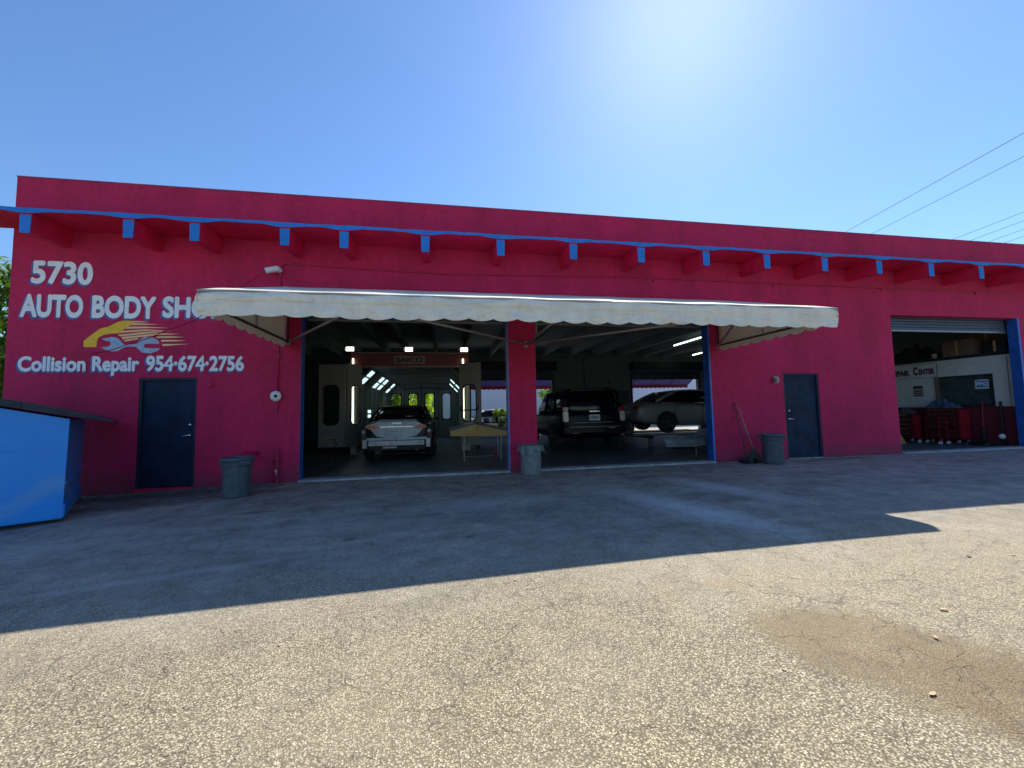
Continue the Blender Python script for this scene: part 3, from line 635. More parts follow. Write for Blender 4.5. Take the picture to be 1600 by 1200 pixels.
for x, sgn in ((AX0 + .008, -1), (AX1 - .008, 1)):
    def side(u, v):
        y = -.03 - (AP - .03) * u; zt = ZB_ + (ZF - ZB_) * u - .001; return (x + sgn * .01 * math.sin(math.pi * u) * math.sin(math.pi * v), y, ZL + (zt - ZL) * v)
    B().grid(side, 24, 10).obj('side_canvas', 'canvas_side', aw, True, solid=.003)
    def sv_(u, v):
        y = -.03 - (AP - .05) * u; sc = abs(math.sin(math.pi * u * 9)); return (x + sgn * (.008 + .012 * v), y, ZL + .02 - v * (.10 + .055 * sc ** .75))
    B().grid(sv_, 150, 5).obj('side_valance', 'canvas_side', aw, True, solid=.003)
    xi = x - sgn * .03
    B().tube([(xi, -.03, ZL), (xi, -AP + .04, ZL)], .018, 8).obj('side_bar', 'dark_metal', aw)
    B().tube([(xi, -.03, ZL), (xi, -.03, ZB_ - .05)], .018, 8).obj('wall_post', 'dark_metal', aw)
    B().tube([(xi, -1.4, ZL), (xi, -1.4, 3.43)], .014, 8).obj('side_post', 'frame_tube', aw)
    B().tube([(xi, -AP + .04, ZL), (xi, -AP + .04, ZF - .03)], .014, 8).obj('front_post', 'frame_tube', aw)
    lace = None
    for i in range(34):
        yy = -.1 - i * .083
        if lace is None: lace = B().tube([(xi - .022, 0, -.02), (xi + .004, .012, .028), (xi + .024, .02, -.015)], .005, 5).obj('lacing', 'black', aw); lace.location = (0, yy, ZL)
        else: copy_part(lace, aw, (0, yy, ZL))
for x in ribs[1:-1]: B().tube([(x, -.03, ZB_ - .04), (x, -AP + .03, ZF - .03)], .016, 8).obj('rafter', 'frame_tube', aw)
B().tube([(AX0, -.03, ZB_ - .03), (AX1, -.03, ZB_ - .03)], .018, 8).obj('wall_bar', 'frame_tube', aw)
B().tube([(AX0 + .02, -AP + .05, ZL - .01), (AX1 - .02, -AP + .05, ZL - .01)], .018, 8).obj('lower_front_bar', 'frame_tube', aw)
br = B
for p, q in (((1.85, -.03, 2.79), (-1.05, -AP + .1, 2.79)), ((1.85, -.03, 2.79), (1.85, -AP + .1, 2.79)), ((1.85, -.03, 2.79), (4.75, -AP + .1, 2.79)),
             ((AX0 + .05, -.03, 2.79), (-1.15, -AP + .1, 2.79)), ((AX1 - .05, -.03, 2.79), (4.85, -AP + .1, 2.79))):
    b = B().tube([p, q], .022, 10).obj('brace', 'frame_tube', aw, True)
B().tube([(1.85, -1.0, 2.80), (1.85, -1.0, 3.55)], .014, 8).obj('brace_post', 'frame_tube', aw)
for xx in (AX0 + .05, 1.85, AX1 - .05): B().box(xx - .04, xx + .04, -.03, -.001, 2.73, 2.85, .005).obj('wall_bracket', 'frame_tube', aw)

# ---------------------------------------------------------------- bins
def bin_(name, label, loc, m_, h=.72, rt=.255, rb=.205, bag=False):
    t = thing(name, label, 'trash can', loc, random.uniform(-.3, .3), 'plastic trash cans against the shop front')
    b = B(); seg = 48; rings = []
    for r, z, rib in ((rb - .01, 0, 0), (rb, .015, 0), (rb + .01, .05, 1), (rt - .03, h * .74, 1), (rt - .018, h * .78, 0), (rt - .005, h * .80, 0), (rt, h * .82, 0), (rt, h - .05, 0), (rt + .015, h - .045, 0), (rt + .02, h - .01, 0), (rt + .012, h, 0), (rt - .005, h, 0), (rt - .02, h * .8, 0), (rb - .01, .03, 0)):
        rings.append([(( r + rib * (.006 if (j // 2) % 4 == 0 else 0)) * math.cos(2 * math.pi * j / seg), (r + rib * (.006 if (j // 2) % 4 == 0 else 0)) * math.sin(2 * math.pi * j / seg), z) for j in range(seg)])
    b.loft(rings); b.obj('body', m_, t, True)
    for a in (-.6, 2.54):
        mt = Matrix.Rotation(a, 4, 'Z')
        hb = B(); hb.box(rt - .005, rt + .035, -.075, .075, h - .105, h - .05, .008, mt); hb.obj('handle', m_, t)
    if bag:
        g = B()
        def bg_(u, v):
            a = 2 * math.pi * u; r = rt + .024 + .028 * v + .016 * v * math.sin(a * 7 + 1) + .012 * v * math.sin(a * 13); z = h + .008 - v * (.13 + .05 * math.sin(a * 3 + 1) + .03 * math.sin(a * 11))
            return (r * math.cos(a), r * math.sin(a), z)
        g.grid(bg_, 90, 7); g.obj('bin_bag', M['bag'], t, True)
        g = B(); g.lathe([(rt - .012, h - .002), (rt - .05, h - .10), (rt - .08, h - .22), (0.001, h - .26)], 30); g.obj('bin_bag', M['bag'], t, True)
    return t
k = N('bin_bag_plastic'); k.base((.16, .21, .22)); k.b.inputs['Roughness'].default_value = .28; k.b.inputs['Alpha'].default_value = .8; k.bump(k.noise(18, 5), .8, .02); M['bag'] = k.m
bin_('trash_can', 'dark grey plastic trash can between the left door and the first bay', (-3.42, -1.14, -.035), 'can_gray', .66, .235, .195)
bin_('trash_can', 'scuffed grey trash can with a bag folded over its rim, by the centre column', (1.80, -.46, 0), 'can_worn', .60, .235, .195, True)
bin_('trash_can', 'blue-grey plastic trash can standing left of the right hand door', (7.42, -.60, 0), 'can_gray', .68, .235, .20)
# ---------------------------------------------------------------- broom, dustpan
t = thing('broom', 'broom with worn wooden handle leaning on the wall left of the blue-grey bin', 'broom', (7.19, -.30, 0))
B().tube([(0, 0, .27), (-.20, .23, 1.40)], .014, 8).obj('handle', 'wood', t, True)
b = B(); b.loft([[(-.17, -.05, 0), (.17, -.05, 0), (.17, .06, 0), (-.17, .06, 0)], [(-.14, -.03, .12), (.14, -.03, .12), (.14, .04, .12), (-.14, .04, .12)], [(-.06, -.02, .25), (.05, -.02, .25), (.05, .03, .25), (-.06, .03, .25)], [(-.03, -.015, .31), (.02, -.015, .31), (.02, .02, .31), (-.03, .02, .31)]]); b.obj('bristle_head', 'broom', t)
t = thing('dustpan', 'long handled black dustpan lying open beside the broom', 'dustpan', (6.98, -.34, 0), -.1)
B().tube([(-.06, .30, 1.42), (.02, .05, .10)], .011, 8).obj('handle', 'dark_metal', t)
b = B(); b.box(-.16, .16, -.16, .08, .004, .012); b.box(-.16, -.15, -.14, .08, .012, .10); b.box(.15, .16, -.14, .08, .012, .10); b.box(-.15, .15, .07, .08, .012, .13); b.obj('pan', 'dark_metal', t)
B().tube([(-.16, .02, .10), (-.16, .02, .48), (-.10, .02, .50)], .006, 6).obj('wire_guard', 'conduit', t)

# ---------------------------------------------------------------- dumpster
ang = math.atan2(-.545, -.838)
t = thing('dumpster', 'bright blue steel dumpster with sloping black plastic lid at the left edge', 'dumpster', (-5.20, -2.02, -.08))
U = Vector((-.838, -.545, 0)); V = Vector((-.545, .838, 0)); Z = Vector((0, 0, 1))
def dpt(u, v, z): return U * u + V * v + Z * z
L_, D_ = 1.75, 2.15
b = B()
prof = lambda u: 1.40 + .26 * u
rg = [[dpt(0, v, .03), dpt(L_, v, .03), dpt(L_, v, prof(L_) if True else 0), dpt(-.02, v, prof(0))] for v in (0, D_)]
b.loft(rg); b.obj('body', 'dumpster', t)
b = B()
for v in (-.022, D_ + .001): b.poly([dpt(-.01, v, .05), dpt(L_, v, .05), dpt(L_, v, .22), dpt(-.01, v, .22)], V * .02)
b.poly([dpt(-.022, .0, .05), dpt(-.022, D_, .05), dpt(-.022, D_, .22), dpt(-.022, 0, .22)], U * .02)
b.obj('base_rail', 'dumpster', t)
b = B(); b.poly([dpt(-.022, .02, .50), dpt(-.022, D_ - .02, .50), dpt(-.022, D_ - .02, .53), dpt(-.022, .02, .53)], U * .02); b.obj('side_rib', 'dumpster', t)
lidz = lambda u: 1.452 + .235 * u
def lid(v0, v1, name='lid'):
    b = B(); us = (-.46, -.20, .25, .8, 1.3, L_ + .05); th = (.012, .055, .085, .10, .10, .10)
    b.loft([[dpt(u, v0, lidz(u)), dpt(u, v1, lidz(u)), dpt(u, v1 - .03, lidz(u) + h_), dpt(u, v0 + .03, lidz(u) + h_)] for u, h_ in zip(us, th)])
    o = b.obj(name, 'lid', t)
    for u in (-.28, -.22, .02, .08, .42, .48, .9, .96):
        h_ = .045 if u < -.1 else .075
        B().poly([dpt(u, v0 - .012, lidz(u) + .002), dpt(u + .022, v0 - .012, lidz(u + .022) + .002), dpt(u + .022, v0 + .018, lidz(u) + h_), dpt(u, v0 + .018, lidz(u) + h_)], V * .012).obj('lid_rib', 'lid', o)
lid(-.08, D_ / 2 - .01); lid(D_ / 2 + .01, D_ + .08)
B().tube([dpt(.1, -.03, 1.0), dpt(1.0, -.03, 1.0)], .001, 4).obj('weld_line', 'dumpster', t)

# ---------------------------------------------------------------- paint booth
bt = thing('paint_booth', 'walk-in spray paint booth with dark red header and folded back doors in the first bay', 'paint booth', (0, 0, 0))
BX0, BX1, BY0, BY1, BZ = -2.93, .92, 5.0, 13.2, 2.87
B().box(BX0 + .001, BX1 - .001, BY0 - .04, BY0 + .10, BZ, 3.31, .004).obj('header', 'booth_red', bt)
B().box(BX0, BX1, BY0 - .06, BY0 + .10, 3.312, 3.34).obj('header_trim', 'booth', bt); B().box(BX0 + .36, BX1 - .30, BY0 - .05, BY0 - .041, BZ - .03, BZ + .02).obj('header_trim', 'plate', bt)
B().box(BX0, BX0 + .18, BY0 - .02, BY0 + .12, .02, BZ - .002).obj('front_post', 'booth', bt); B().box(BX1 - .30, BX1, BY0 - .02, BY0 + .12, .02, BZ - .002).obj('front_post', 'booth', bt)
for x0_, x1_ in ((BX0, BX0 + .08), (BX1 - .08, BX1)):
    B().box(x0_, x1_, BY0 + .121, BY1, .02, 2.95).obj('side_wall', 'booth_in', bt)
for i in range(1, 8):
    yy = BY0 + i * 1.03
    for xx in (BX0 + .08, BX1 - .09): B().box(xx, xx + .01, yy - .01, yy + .01, .05, 2.4).obj('panel_joint', 'dark_metal', bt)
B().box(BX0 + .081, BX1 - .081, BY0 + .121, BY1, 2.90, 2.96).obj('ceiling_filter', 'booth_in', bt)
b = B()
for i in range(1, 8): b.box(BX0 + .6, BX1 - .6, BY0 + i * 1.03 - .015, BY0 + i * 1.03 + .015, 2.88, 2.899)
b.obj('ceiling_frame', 'dark_metal', bt)
B().box(BX0 - .05, BX1 + .05, BY0 + .3, BY1, 2.962, 3.42).obj('plenum', 'dark_metal', bt)
B().box(BX0 + .081, BX1 - .081, BY0 - .2, BY1, .019, .035).obj('floor_grate', 'floor', bt)
# back wall with four windowed doors
wins = [(-2.66, -2.16), (-1.76, -1.31), (-.90, -.44), (.0, .43)]
wall_open('back_wall', BX0 + .08, BX1 - .08, .02, 2.9, BY1, BY1 + .06, [(a, c, .97, 2.36) for a, c in wins], 'booth_in', bt)
for a, c in wins:
    fr = B(); 
    for (xa, xb, za, zb) in ((a - .03, a + .02, .94, 2.39), (c - .02, c + .03, .94, 2.39), (a + .02, c - .02, 2.34, 2.39), (a + .02, c - .02, .94, .99)): fr.box(xa, xb, BY1 - .02, BY1 - .002, za, zb)
    for cx_, sx in ((a + .02, 1), (c - .02, -1)):
        for cz_, sz in ((.99, 1), (2.34, -1)): fr.poly([(cx_, BY1 - .02, cz_), (cx_ + sx * .09, BY1 - .02, cz_), (cx_ + sx * .03, BY1 - .02, cz_ + sz * .03), (cx_, BY1 - .02, cz_ + sz * .09)], (0, .018, 0))
    f_ = fr.obj('window_frame', 'black', bt)
    B().box(a, c, BY1 + .02, BY1 + .026, .97, 2.36).obj('pane', 'clear', f_)
for xx in (-1.98, -1.10, -.22): B().box(xx - .012, xx + .012, BY1 - .018, BY1 - .001, .05, 2.85).obj('door_joint', 'black', bt)
B().tube([(-2.2, BY1 - .3, 2.86), (-2.15, BY1 - .3, 2.62), (-1.9, BY1 - .3, 2.57), (-1.0, BY1 - .3, 2.66), (.1, BY1 - .3, 2.57), (.35, BY1 - .3, 2.62), (.4, BY1 - .3, 2.86)], .022, 8).obj('air_hose', 'black', bt, True)
# sloped light boxes along both upper corners, low lights at the left wall
def lightbox(side, y, lit):
    sx = 1 if side < 0 else -1; xw = BX0 + .085 if side < 0 else BX1 - .085
    p = [(xw, y, 2.35), (xw + sx * .50, y, 2.86), (xw + sx * .50, y + .80, 2.86), (xw, y + .80, 2.35)]
    f_ = B().poly(p, (-sx * .04, 0, .04)).obj('light_box', 'booth_in', bt)
    if lit:
        for k0, k1 in ((.10, .45), (.55, .90)):
            q = [(xw + sx * (.50 * k) + sx * .004, yy, 2.35 + .51 * k - .004) for k, yy in ((k0, y + .1), (k1, y + .1), (k1, y + .70), (k0, y + .70))]
            B().poly(q, (sx * .01, 0, -.01)).obj('lamp_panel', 'lamp_cool', f_)
for y, on in ((5.6, 1), (7.1, 0), (8.1, 1), (9.3, 1), (10.5, 0), (11.9, 1)): lightbox(-1, y, on); lightbox(1, y, on and y > 9)
for y in (7.6, 10.3):
    for z in (1.18, 1.36): B().box(BX0 + .082, BX0 + .10, y, y + .55, z, z + .11).obj('lamp_panel', 'lamp_cool', bt)
# name plate
lf = lambda u, v, d: Vector((u, BY0 - .052 - d, v))
pl = B().box(-1.57, -.57, BY0 - .051, BY0 - .0415, 2.96, 3.215, .003).obj('name_plate', 'plate', bt)
lettering('lettering', 'SAICO', 'sign_ink', pl, lf, -1.51, -.63, 3.005, 3.17, .035)
# post light tubes
for x in (-2.85, .70):
    B().tube([(x, BY0 - .07, .99), (x, BY0 - .07, 3.12)], .020, 8).obj('light_tube', 'lamp_warm', bt)
    B().box(x - .05, x + .05, BY0 - .045, BY0 - .041, .95, 3.15).obj('tube_backing', 'booth', bt)
# folding door leaves with long rounded windows
def leaf(x0_, y0_, x1_, y1_, z0_, z1_, wa, wb, bar=False):
    a, c = Vector((x0_, y0_, 0)), Vector((x1_, y1_, 0)); L = (c - a).length; d = (c - a) / L; nrm = Vector((d.y, -d.x, 0))
    root = bpy.data.objects.new('booth_door', None)
    mt = Matrix((( d.x, nrm.x, 0, a.x), (d.y, nrm.y, 0, a.y), (0, 0, 1, 0), (0, 0, 0, 1)))
    zz0, zz1 = 1.0, 2.22; rr = (wb - wa) * L * .36
    out = [(0, z0_), (L, z0_), (L, z1_), (0, z1_)]
    wx0, wx1 = wa * L, wb * L; n = 6
    hole = []
    for (cx_, cz_, a0_) in ((wx1 - rr, zz0 + rr, -90), (wx1 - rr, zz1 - rr, 0), (wx0 + rr, zz1 - rr, 90), (wx0 + rr, zz0 + rr, 180)):
        for i in range(n + 1): t_ = R(a0_ + 90 * i / n); hole.append((cx_ + rr * math.cos(t_), cz_ + rr * math.sin(t_)))
    # ring of faces between the outline and the hole, both faces plus rims
    b = B(); m_ = len(hole)
    cxm, czm = (wx0 + wx1) / 2, (zz0 + zz1) / 2
    def outer(px_, pz_):
        dx, dz = px_ - cxm, pz_ - czm; ks = []
        if dx > 0: ks.append((L - cxm) / dx)
        if dx < 0: ks.append(-cxm / dx)
        if dz > 0: ks.append((z1_ - czm) / dz)
        if dz < 0: ks.append((z0_ - czm) / dz)
        k_ = min(ks); return (cxm + dx * k_, czm + dz * k_)
    pts = [(h, outer(*h)) for h in hole]
    # insert exact corners
    seq = []
    for i, (h, o) in enumerate(pts):
        seq.append((h, o)); h2, o2 = pts[(i + 1) % m_]
        if abs(o[0] - o2[0]) > 1e-6 and abs(o[1] - o2[1]) > 1e-6:
            cn = [q for q in out if (abs(q[0] - o[0]) < 1e-5 or abs(q[1] - o[1]) < 1e-5) and (abs(q[0] - o2[0]) < 1e-5 or abs(q[1] - o2[1]) < 1e-5)]
            if cn: seq.append((((h[0] + h2[0]) / 2, (h[1] + h2[1]) / 2), cn[0]))
    fr = []
    for yy in (0, .045):
        vi = [b.bm.verts.new((h[0], yy, h[1])) for h, o in seq]; vo = [b.bm.verts.new((o[0], yy, o[1])) for h, o in seq]; fr.append((vi, vo))
        for i in range(len(seq)): j = (i + 1) % len(seq); b.bm.faces.new((vi[i], vi[j], vo[j], vo[i]))
    for k_ in (0, 1):
        for i in range(len(seq)): j = (i + 1) % len(seq); b.bm.faces.new((fr[0][k_][i], fr[0][k_][j], fr[1][k_][j], fr[1][k_][i]))
    for v in b.bm.verts: v.co = mt @ v.co
    dr = b.obj('booth_door', 'booth', bt)
    g = B()
    for i in range(m_):
        p, q = hole[i], hole[(i + 1) % m_]
    g.tube([mt @ Vector((h[0], .05, h[1])) for h in hole + hole[:1]], .020, 6, False); g.obj('window_seal', 'black', dr)
    g = B().poly([mt @ Vector((h[0], .02, h[1])) for h in hole], nrm * .004); g.obj('pane', 'clear', dr)
    if bar:
        B().tube([mt @ Vector(p) for p in ((.08, .05, 1.52), (.08, .11, 1.40), (.10, .12, 1.38), (L - .10, .12, 1.38), (L - .08, .11, 1.40), (L - .08, .05, 1.52))], .020, 8).obj('push_bar', 'black', dr)
    else:
        B().tube([mt @ Vector((.09, .05, 1.52)), mt @ Vector((.12, .10, 1.50)), mt @ Vector((.12, .10, 1.40)), mt @ Vector((.09, .05, 1.38))], .012, 6).obj('pull_handle', 'black', dr)
    bpy.data.objects.remove(root)
leaf(-3.72, 4.42, -2.93, 4.36, .33, 2.86, .18, .76)
leaf(-2.90, 4.30, -2.60, 4.95, .33, 2.90, .22, .80)
leaf(.58, 4.78, 1.24, 4.25, .25, 2.93, .16, .80, True)
flg = None
for (x, lab) in ((-2.93, 'leftmost flood light on the paint booth header, faint green glow'), (-1.08, 'middle flood light on the paint booth header above the name plate'), (.74, 'rightmost flood light on the paint booth header, warm glow')):
    t = thing('flood_light', lab, 'flood light', (x, BY0 - .12, 3.345), 0, 'flood lights on top of the paint booth')
    B().box(-.13, .13, -.03, .05, .0, .16, .01).obj('housing', 'gray_metal', t)
    B().box(-.12, .12, -.036, -.031, .015, .145).obj('lamp_panel', M['lamp'] if x < -2 else M['lamp_warm'], t)
    B().box(-.20, -.155, -.02, .04, .05, .14, .008).obj('yoke', 'plate', t)

# ---------------------------------------------------------------- cars
def interp(st, y):
    for a, c in zip(st, st[1:]):
        if a[0] <= y <= c[0]:
            k = (y - a[0]) / (c[0] - a[0]); return [p + (q - p) * k for p, q in zip(a[1:], c[1:])]
    return list((st[0] if y < st[0][0] else st[-1])[1:])
def hull(st, n_t=.55):
    rings = []
    for (y, w_, zb, zm, zt) in st:
        half = [(0, zb), (.82 * w_, zb), (.955 * w_, zb + .10), (w_, zb + (zm - zb) * .55), (w_ * .995, zm - .06), (w_ * .955, zm), (w_ * n_t, zt), (0, zt + .012)]
        rings.append([(x, y, z) for x, z in half] + [(-x, y, z) for x, z in half[-2:0:-1]])
    return rings
def cabin(st):
    rings = []
    for (y, wb, wt, zb, zt) in st:
        half = [(0, zb), (wb, zb), (wb - (wb - wt) * .55, zb + (zt - zb) * .62), (wt, zt - .035), (wt - .09, zt), (0, zt + .015)]
        rings.append([(x, y, z) for x, z in half] + [(-x, y, z) for x, z in half[-2:0:-1]])
    return rings
def wheel(parent, x, y, r, wd, rim='rim'):
    sx = 1 if x > 0 else -1
    ty = B().lathe([(r * .62, -wd / 2), (r * .95, -wd / 2), (r, -wd / 2 + .03), (r, wd / 2 - .03), (r * .95, wd / 2), (r * .62, wd / 2)], 32, (x, y, r), 'x').obj('wheel', 'tyre', parent, True)
    rm = B(); rm.lathe([(0, wd / 2 * .96), (r * .15, wd / 2 * .97), (r * .2, wd / 2 * .88), (r * .55, wd / 2 * .86), (r * .62, wd / 2 * .98), (r * .655, wd / 2 * 1.0), (r * .66, -wd / 2 * .98), (0, -wd / 2 * .9)], 28)
    for v in rm.bm.verts: v.co = Vector((x + sx * v.co.z, y + v.co.x, r + v.co.y))
    for i in range(5):
        a = 2 * math.pi * i / 5; c_, s_ = math.cos(a), math.sin(a)
        q = [(-.028, .03), (.028, .03), (.022, r * .62), (-.022, r * .62)]
        rm.poly([(x + sx * wd / 2 * .88, y + u * c_ - v_ * s_, r + u * s_ + v_ * c_) for u, v_ in q], (sx * .02, 0, 0))
    rm.obj('rim', rim, ty)
def arch(parent, x, y, r):
    sx = 1 if x > 0 else -1; pts = []
    for i in range(17):
        t_ = math.pi * (i / 16) * 1.16 - .08 * math.pi; pts.append((x, y + (r + .06) * math.cos(t_), r + (r + .06) * math.sin(t_)))
    B().poly(pts, (sx * .006, 0, 0)).obj('wheel_arch', 'black', parent)

def sedan(name, label, paint, loc, rz, L=4.75, stripped=False, group=None, sc=1.0):
    t = thing(name, label, 'car', loc, rz, group)
    W = .91; k = L / 4.75
    st = [(0, .72, .50, .84, .97), (.03, .80, .40, .88, 1.01), (.25, .87, .30, .92, 1.05), (.75, .91, .24, .96, 1.07), (1.4, W, .20, .96, 1.05), (2.4, W, .19, .94, 1.0), (3.3, W, .20, .92, .98), (3.8, .90, .22, .88, .95), (4.35, .86, .24, .80, .86), (4.62, .76, .28, .68, .74), (4.75, .60, .36, .58, .62)]
    st = [(y * k, *r) for y, *r in st]
    B().loft(hull(st)).obj('body', paint, t, True, 1)
    cb = [(.62, .72, .66, .98, 1.07), (.95, .79, .64, 1.0, 1.22), (1.40, .81, .62, 1.0, 1.40), (2.1, .82, .61, .98, 1.455), (2.75, .81, .61, .96, 1.42), (3.25, .79, .62, .95, 1.20), (3.70, .74, .66, .93, .98)]
    cb = [(y * k, *r) for y, *r in cb]
    B().loft(cabin(cb)).obj('windows', 'glass', t, True, 1)
    rf = [(y, wb + .004, wt + .012, zt - .05, zt + .010) for y, wb, wt, zb, zt in [(y * k, *r) for y, *r in [(1.38, .81, .62, 1.0, 1.40), (1.7, .81, .62, 1.0, 1.435), (2.1, .82, .61, .98, 1.455), (2.75, .81, .61, .96, 1.42)]]]
    rr = []
    for y, wb, wt, zb, zt in rf: rr.append([(wt + .01, y, zt - .045), (wt - .08, y, zt), (0, y, zt + .016), (-wt + .08, y, zt), (-wt - .01, y, zt - .045), (0, y, zt - .03)])
    B().loft(rr).obj('roof', paint, t, True)
    for s_ in (-1, 1):
        B().tube([(s_ * .755, .70 * k, 1.055), (s_ * .725, 1.05 * k, 1.235), (s_ * .655, 1.42 * k, 1.385)], .055, 8).obj('rear_pillar', paint, t, True)
        B().tube([(s_ * .80, 2.25 * k, .99), (s_ * .73, 2.22 * k, 1.25), (s_ * .65, 2.20 * k, 1.41)], .028, 6).obj('middle_pillar', 'black', t, True)
        B().tube([(s_ * .77, 3.55 * k, .98), (s_ * .71, 3.2 * k, 1.20), (s_ * .64, 2.80 * k, 1.39)], .035, 8).obj('front_pillar', paint, t, True)
        B().tube([(s_ * .865, .85 * k, .985), (s_ * .86, 2 * k, .985), (s_ * .85, 3.4 * k, .965)], .012, 6).obj('window_trim', 'silver', t, True)
        m_ = B(); m_.loft([[(s_ * .90, 3.02, .99), (s_ * .90, 3.12, .99), (s_ * .90, 3.12, 1.07), (s_ * .90, 3.02, 1.07)], [(s_ * 1.06, 3.00, .98), (s_ * 1.06, 3.13, .98), (s_ * 1.06, 3.10, 1.11), (s_ * 1.06, 3.00, 1.11)]]); m_.obj('mirror', paint, t, False, 1)
        for y in (1.35, 2.35):
            B().box(*(sorted((s_ * .895, s_ * .925))), y * k, y * k + .19, .85, .875, .006).obj('door_handle', 'silver' if paint == 'paint_pewter' else paint, t)
        for y in (1.28, 2.28, 3.25): B().box(*(sorted((s_ * .885, s_ * .9135))), y * k, y * k + .008, .30, .93).obj('door_gap', 'black', t)
        for y in (.98, 3.78): arch(t, s_ * .905, y * k, .33); wheel(t, s_ * .835, y * k, .325, .22)
    if stripped:
        B().poly([(-.50, -.012, 1.00), (.50, -.012, 1.00), (.66, -.012, .93), (.64, -.012, .80), (.50, -.012, .64), (.30, -.012, .60), (-.30, -.012, .60), (-.50, -.012, .64), (-.64, -.012, .80), (-.66, -.012, .93)], (0, .05, 0)).obj('boot_lid', 'paint_silver', t)
        B().loft([[(-.54, -.012, 1.0), (.54, -.012, 1.0), (.54, .04, 1.0), (-.54, .04, 1.0)], [(-.46, -.03, 1.045), (.46, -.03, 1.045), (.46, .2, 1.07), (-.46, .2, 1.07)]]).obj('boot_lip', 'paint_silver', t)
        B().box(-.42, .42, -.024, -.013, .868, .886, .003).obj('chrome_strip', 'silver', t)
        for x in (-.12, 0, .12): B().lathe([(0, -.018), (.014, -.018), (.014, -.010), (0, -.010)], 10, (x, 0, .755), 'y').obj('plate_hole', 'black', t)
        for i, x in enumerate((-.09, -.045, 0, .045, .09)): B().box(x - .014, x + .014, -.034, -.026, .952, .985, .002).obj('badge', 'silver', t)
        for s_ in (-1, 1):
            B().poly([(s_ * .40, -.028, .855), (s_ * .58, -.028, .925), (s_ * .74, -.022, .915), (s_ * .76, -.018, .84), (s_ * .62, -.026, .81)], (0, .03, 0)).obj('tail_lamp', 'tail', t)
            B().box(*(sorted((s_ * .765, s_ * .885))), -.006, .06, .50, .84, .03).obj('quarter_panel', paint, t)
            B().lathe([(0, 0), (.045, 0), (.045, -.02), (.02, -.025), (0, -.02)], 14, (s_ * .82, -.015, .76), 'y').obj('bracket_cup', 'crash', t)
            B().tube([(s_ * .5, .10, .30), (s_ * .5, -.04, .29)], .050, 14).obj('exhaust_tip', 'dark_metal', t)
            B().box(*(sorted((s_ * .74, s_ * .85))), -.03, .03, .34, .56, .01).obj('bumper_mount', 'crash', t)
        B().box(-.70, .70, -.07, -.012, .40, .52, .015).obj('crash_bar', 'crash', t)
        B().box(-.76, .76, -.028, -.012, .535, .60, .006).obj('rear_panel', 'paint_silver', t)
        B().box(-.70, .70, -.012, .06, .28, .53).obj('underbody', 'black', t)
        B().box(-.35, .0, -.02, .02, .33, .37, .006).obj('tow_plate', 'crash', t)
        for x in (-.62, -.55, .55, .62):
            B().lathe([(0, -.074), (.012, -.074), (.012, -.0705), (0, -.0705)], 8, (x, 0, .46), 'y').obj('bolt_hole', 'black', t)
    else:
        for s_ in (-1, 1): B().poly([(s_ * .50, -.012, .78), (s_ * .78, .0, .80), (s_ * .78, .0, .93), (s_ * .48, -.012, .90)], (0, .05, 0)).obj('tail_lamp', 'tail', t)
        for s_ in (-1, 1): B().poly([(s_ * .42, L - .05, .60), (s_ * .72, L - .16, .62), (s_ * .74, L - .18, .72), (s_ * .46, L - .07, .69)], (0, .03, 0)).obj('headlight', 'tail_clear', t)
        B().box(-.22, .22, -.014, -.004, .62, .74, .003).obj('license_plate', 'paper', t)
    t.scale = (sc, sc, sc)
    return t
sedan('sedan', 'grey sedan with stripped rear bumper and bare silver boot lid facing the paint booth', 'paint_gray', (-1.24, 2.78, .02), 0, stripped=True, sc=1.06)

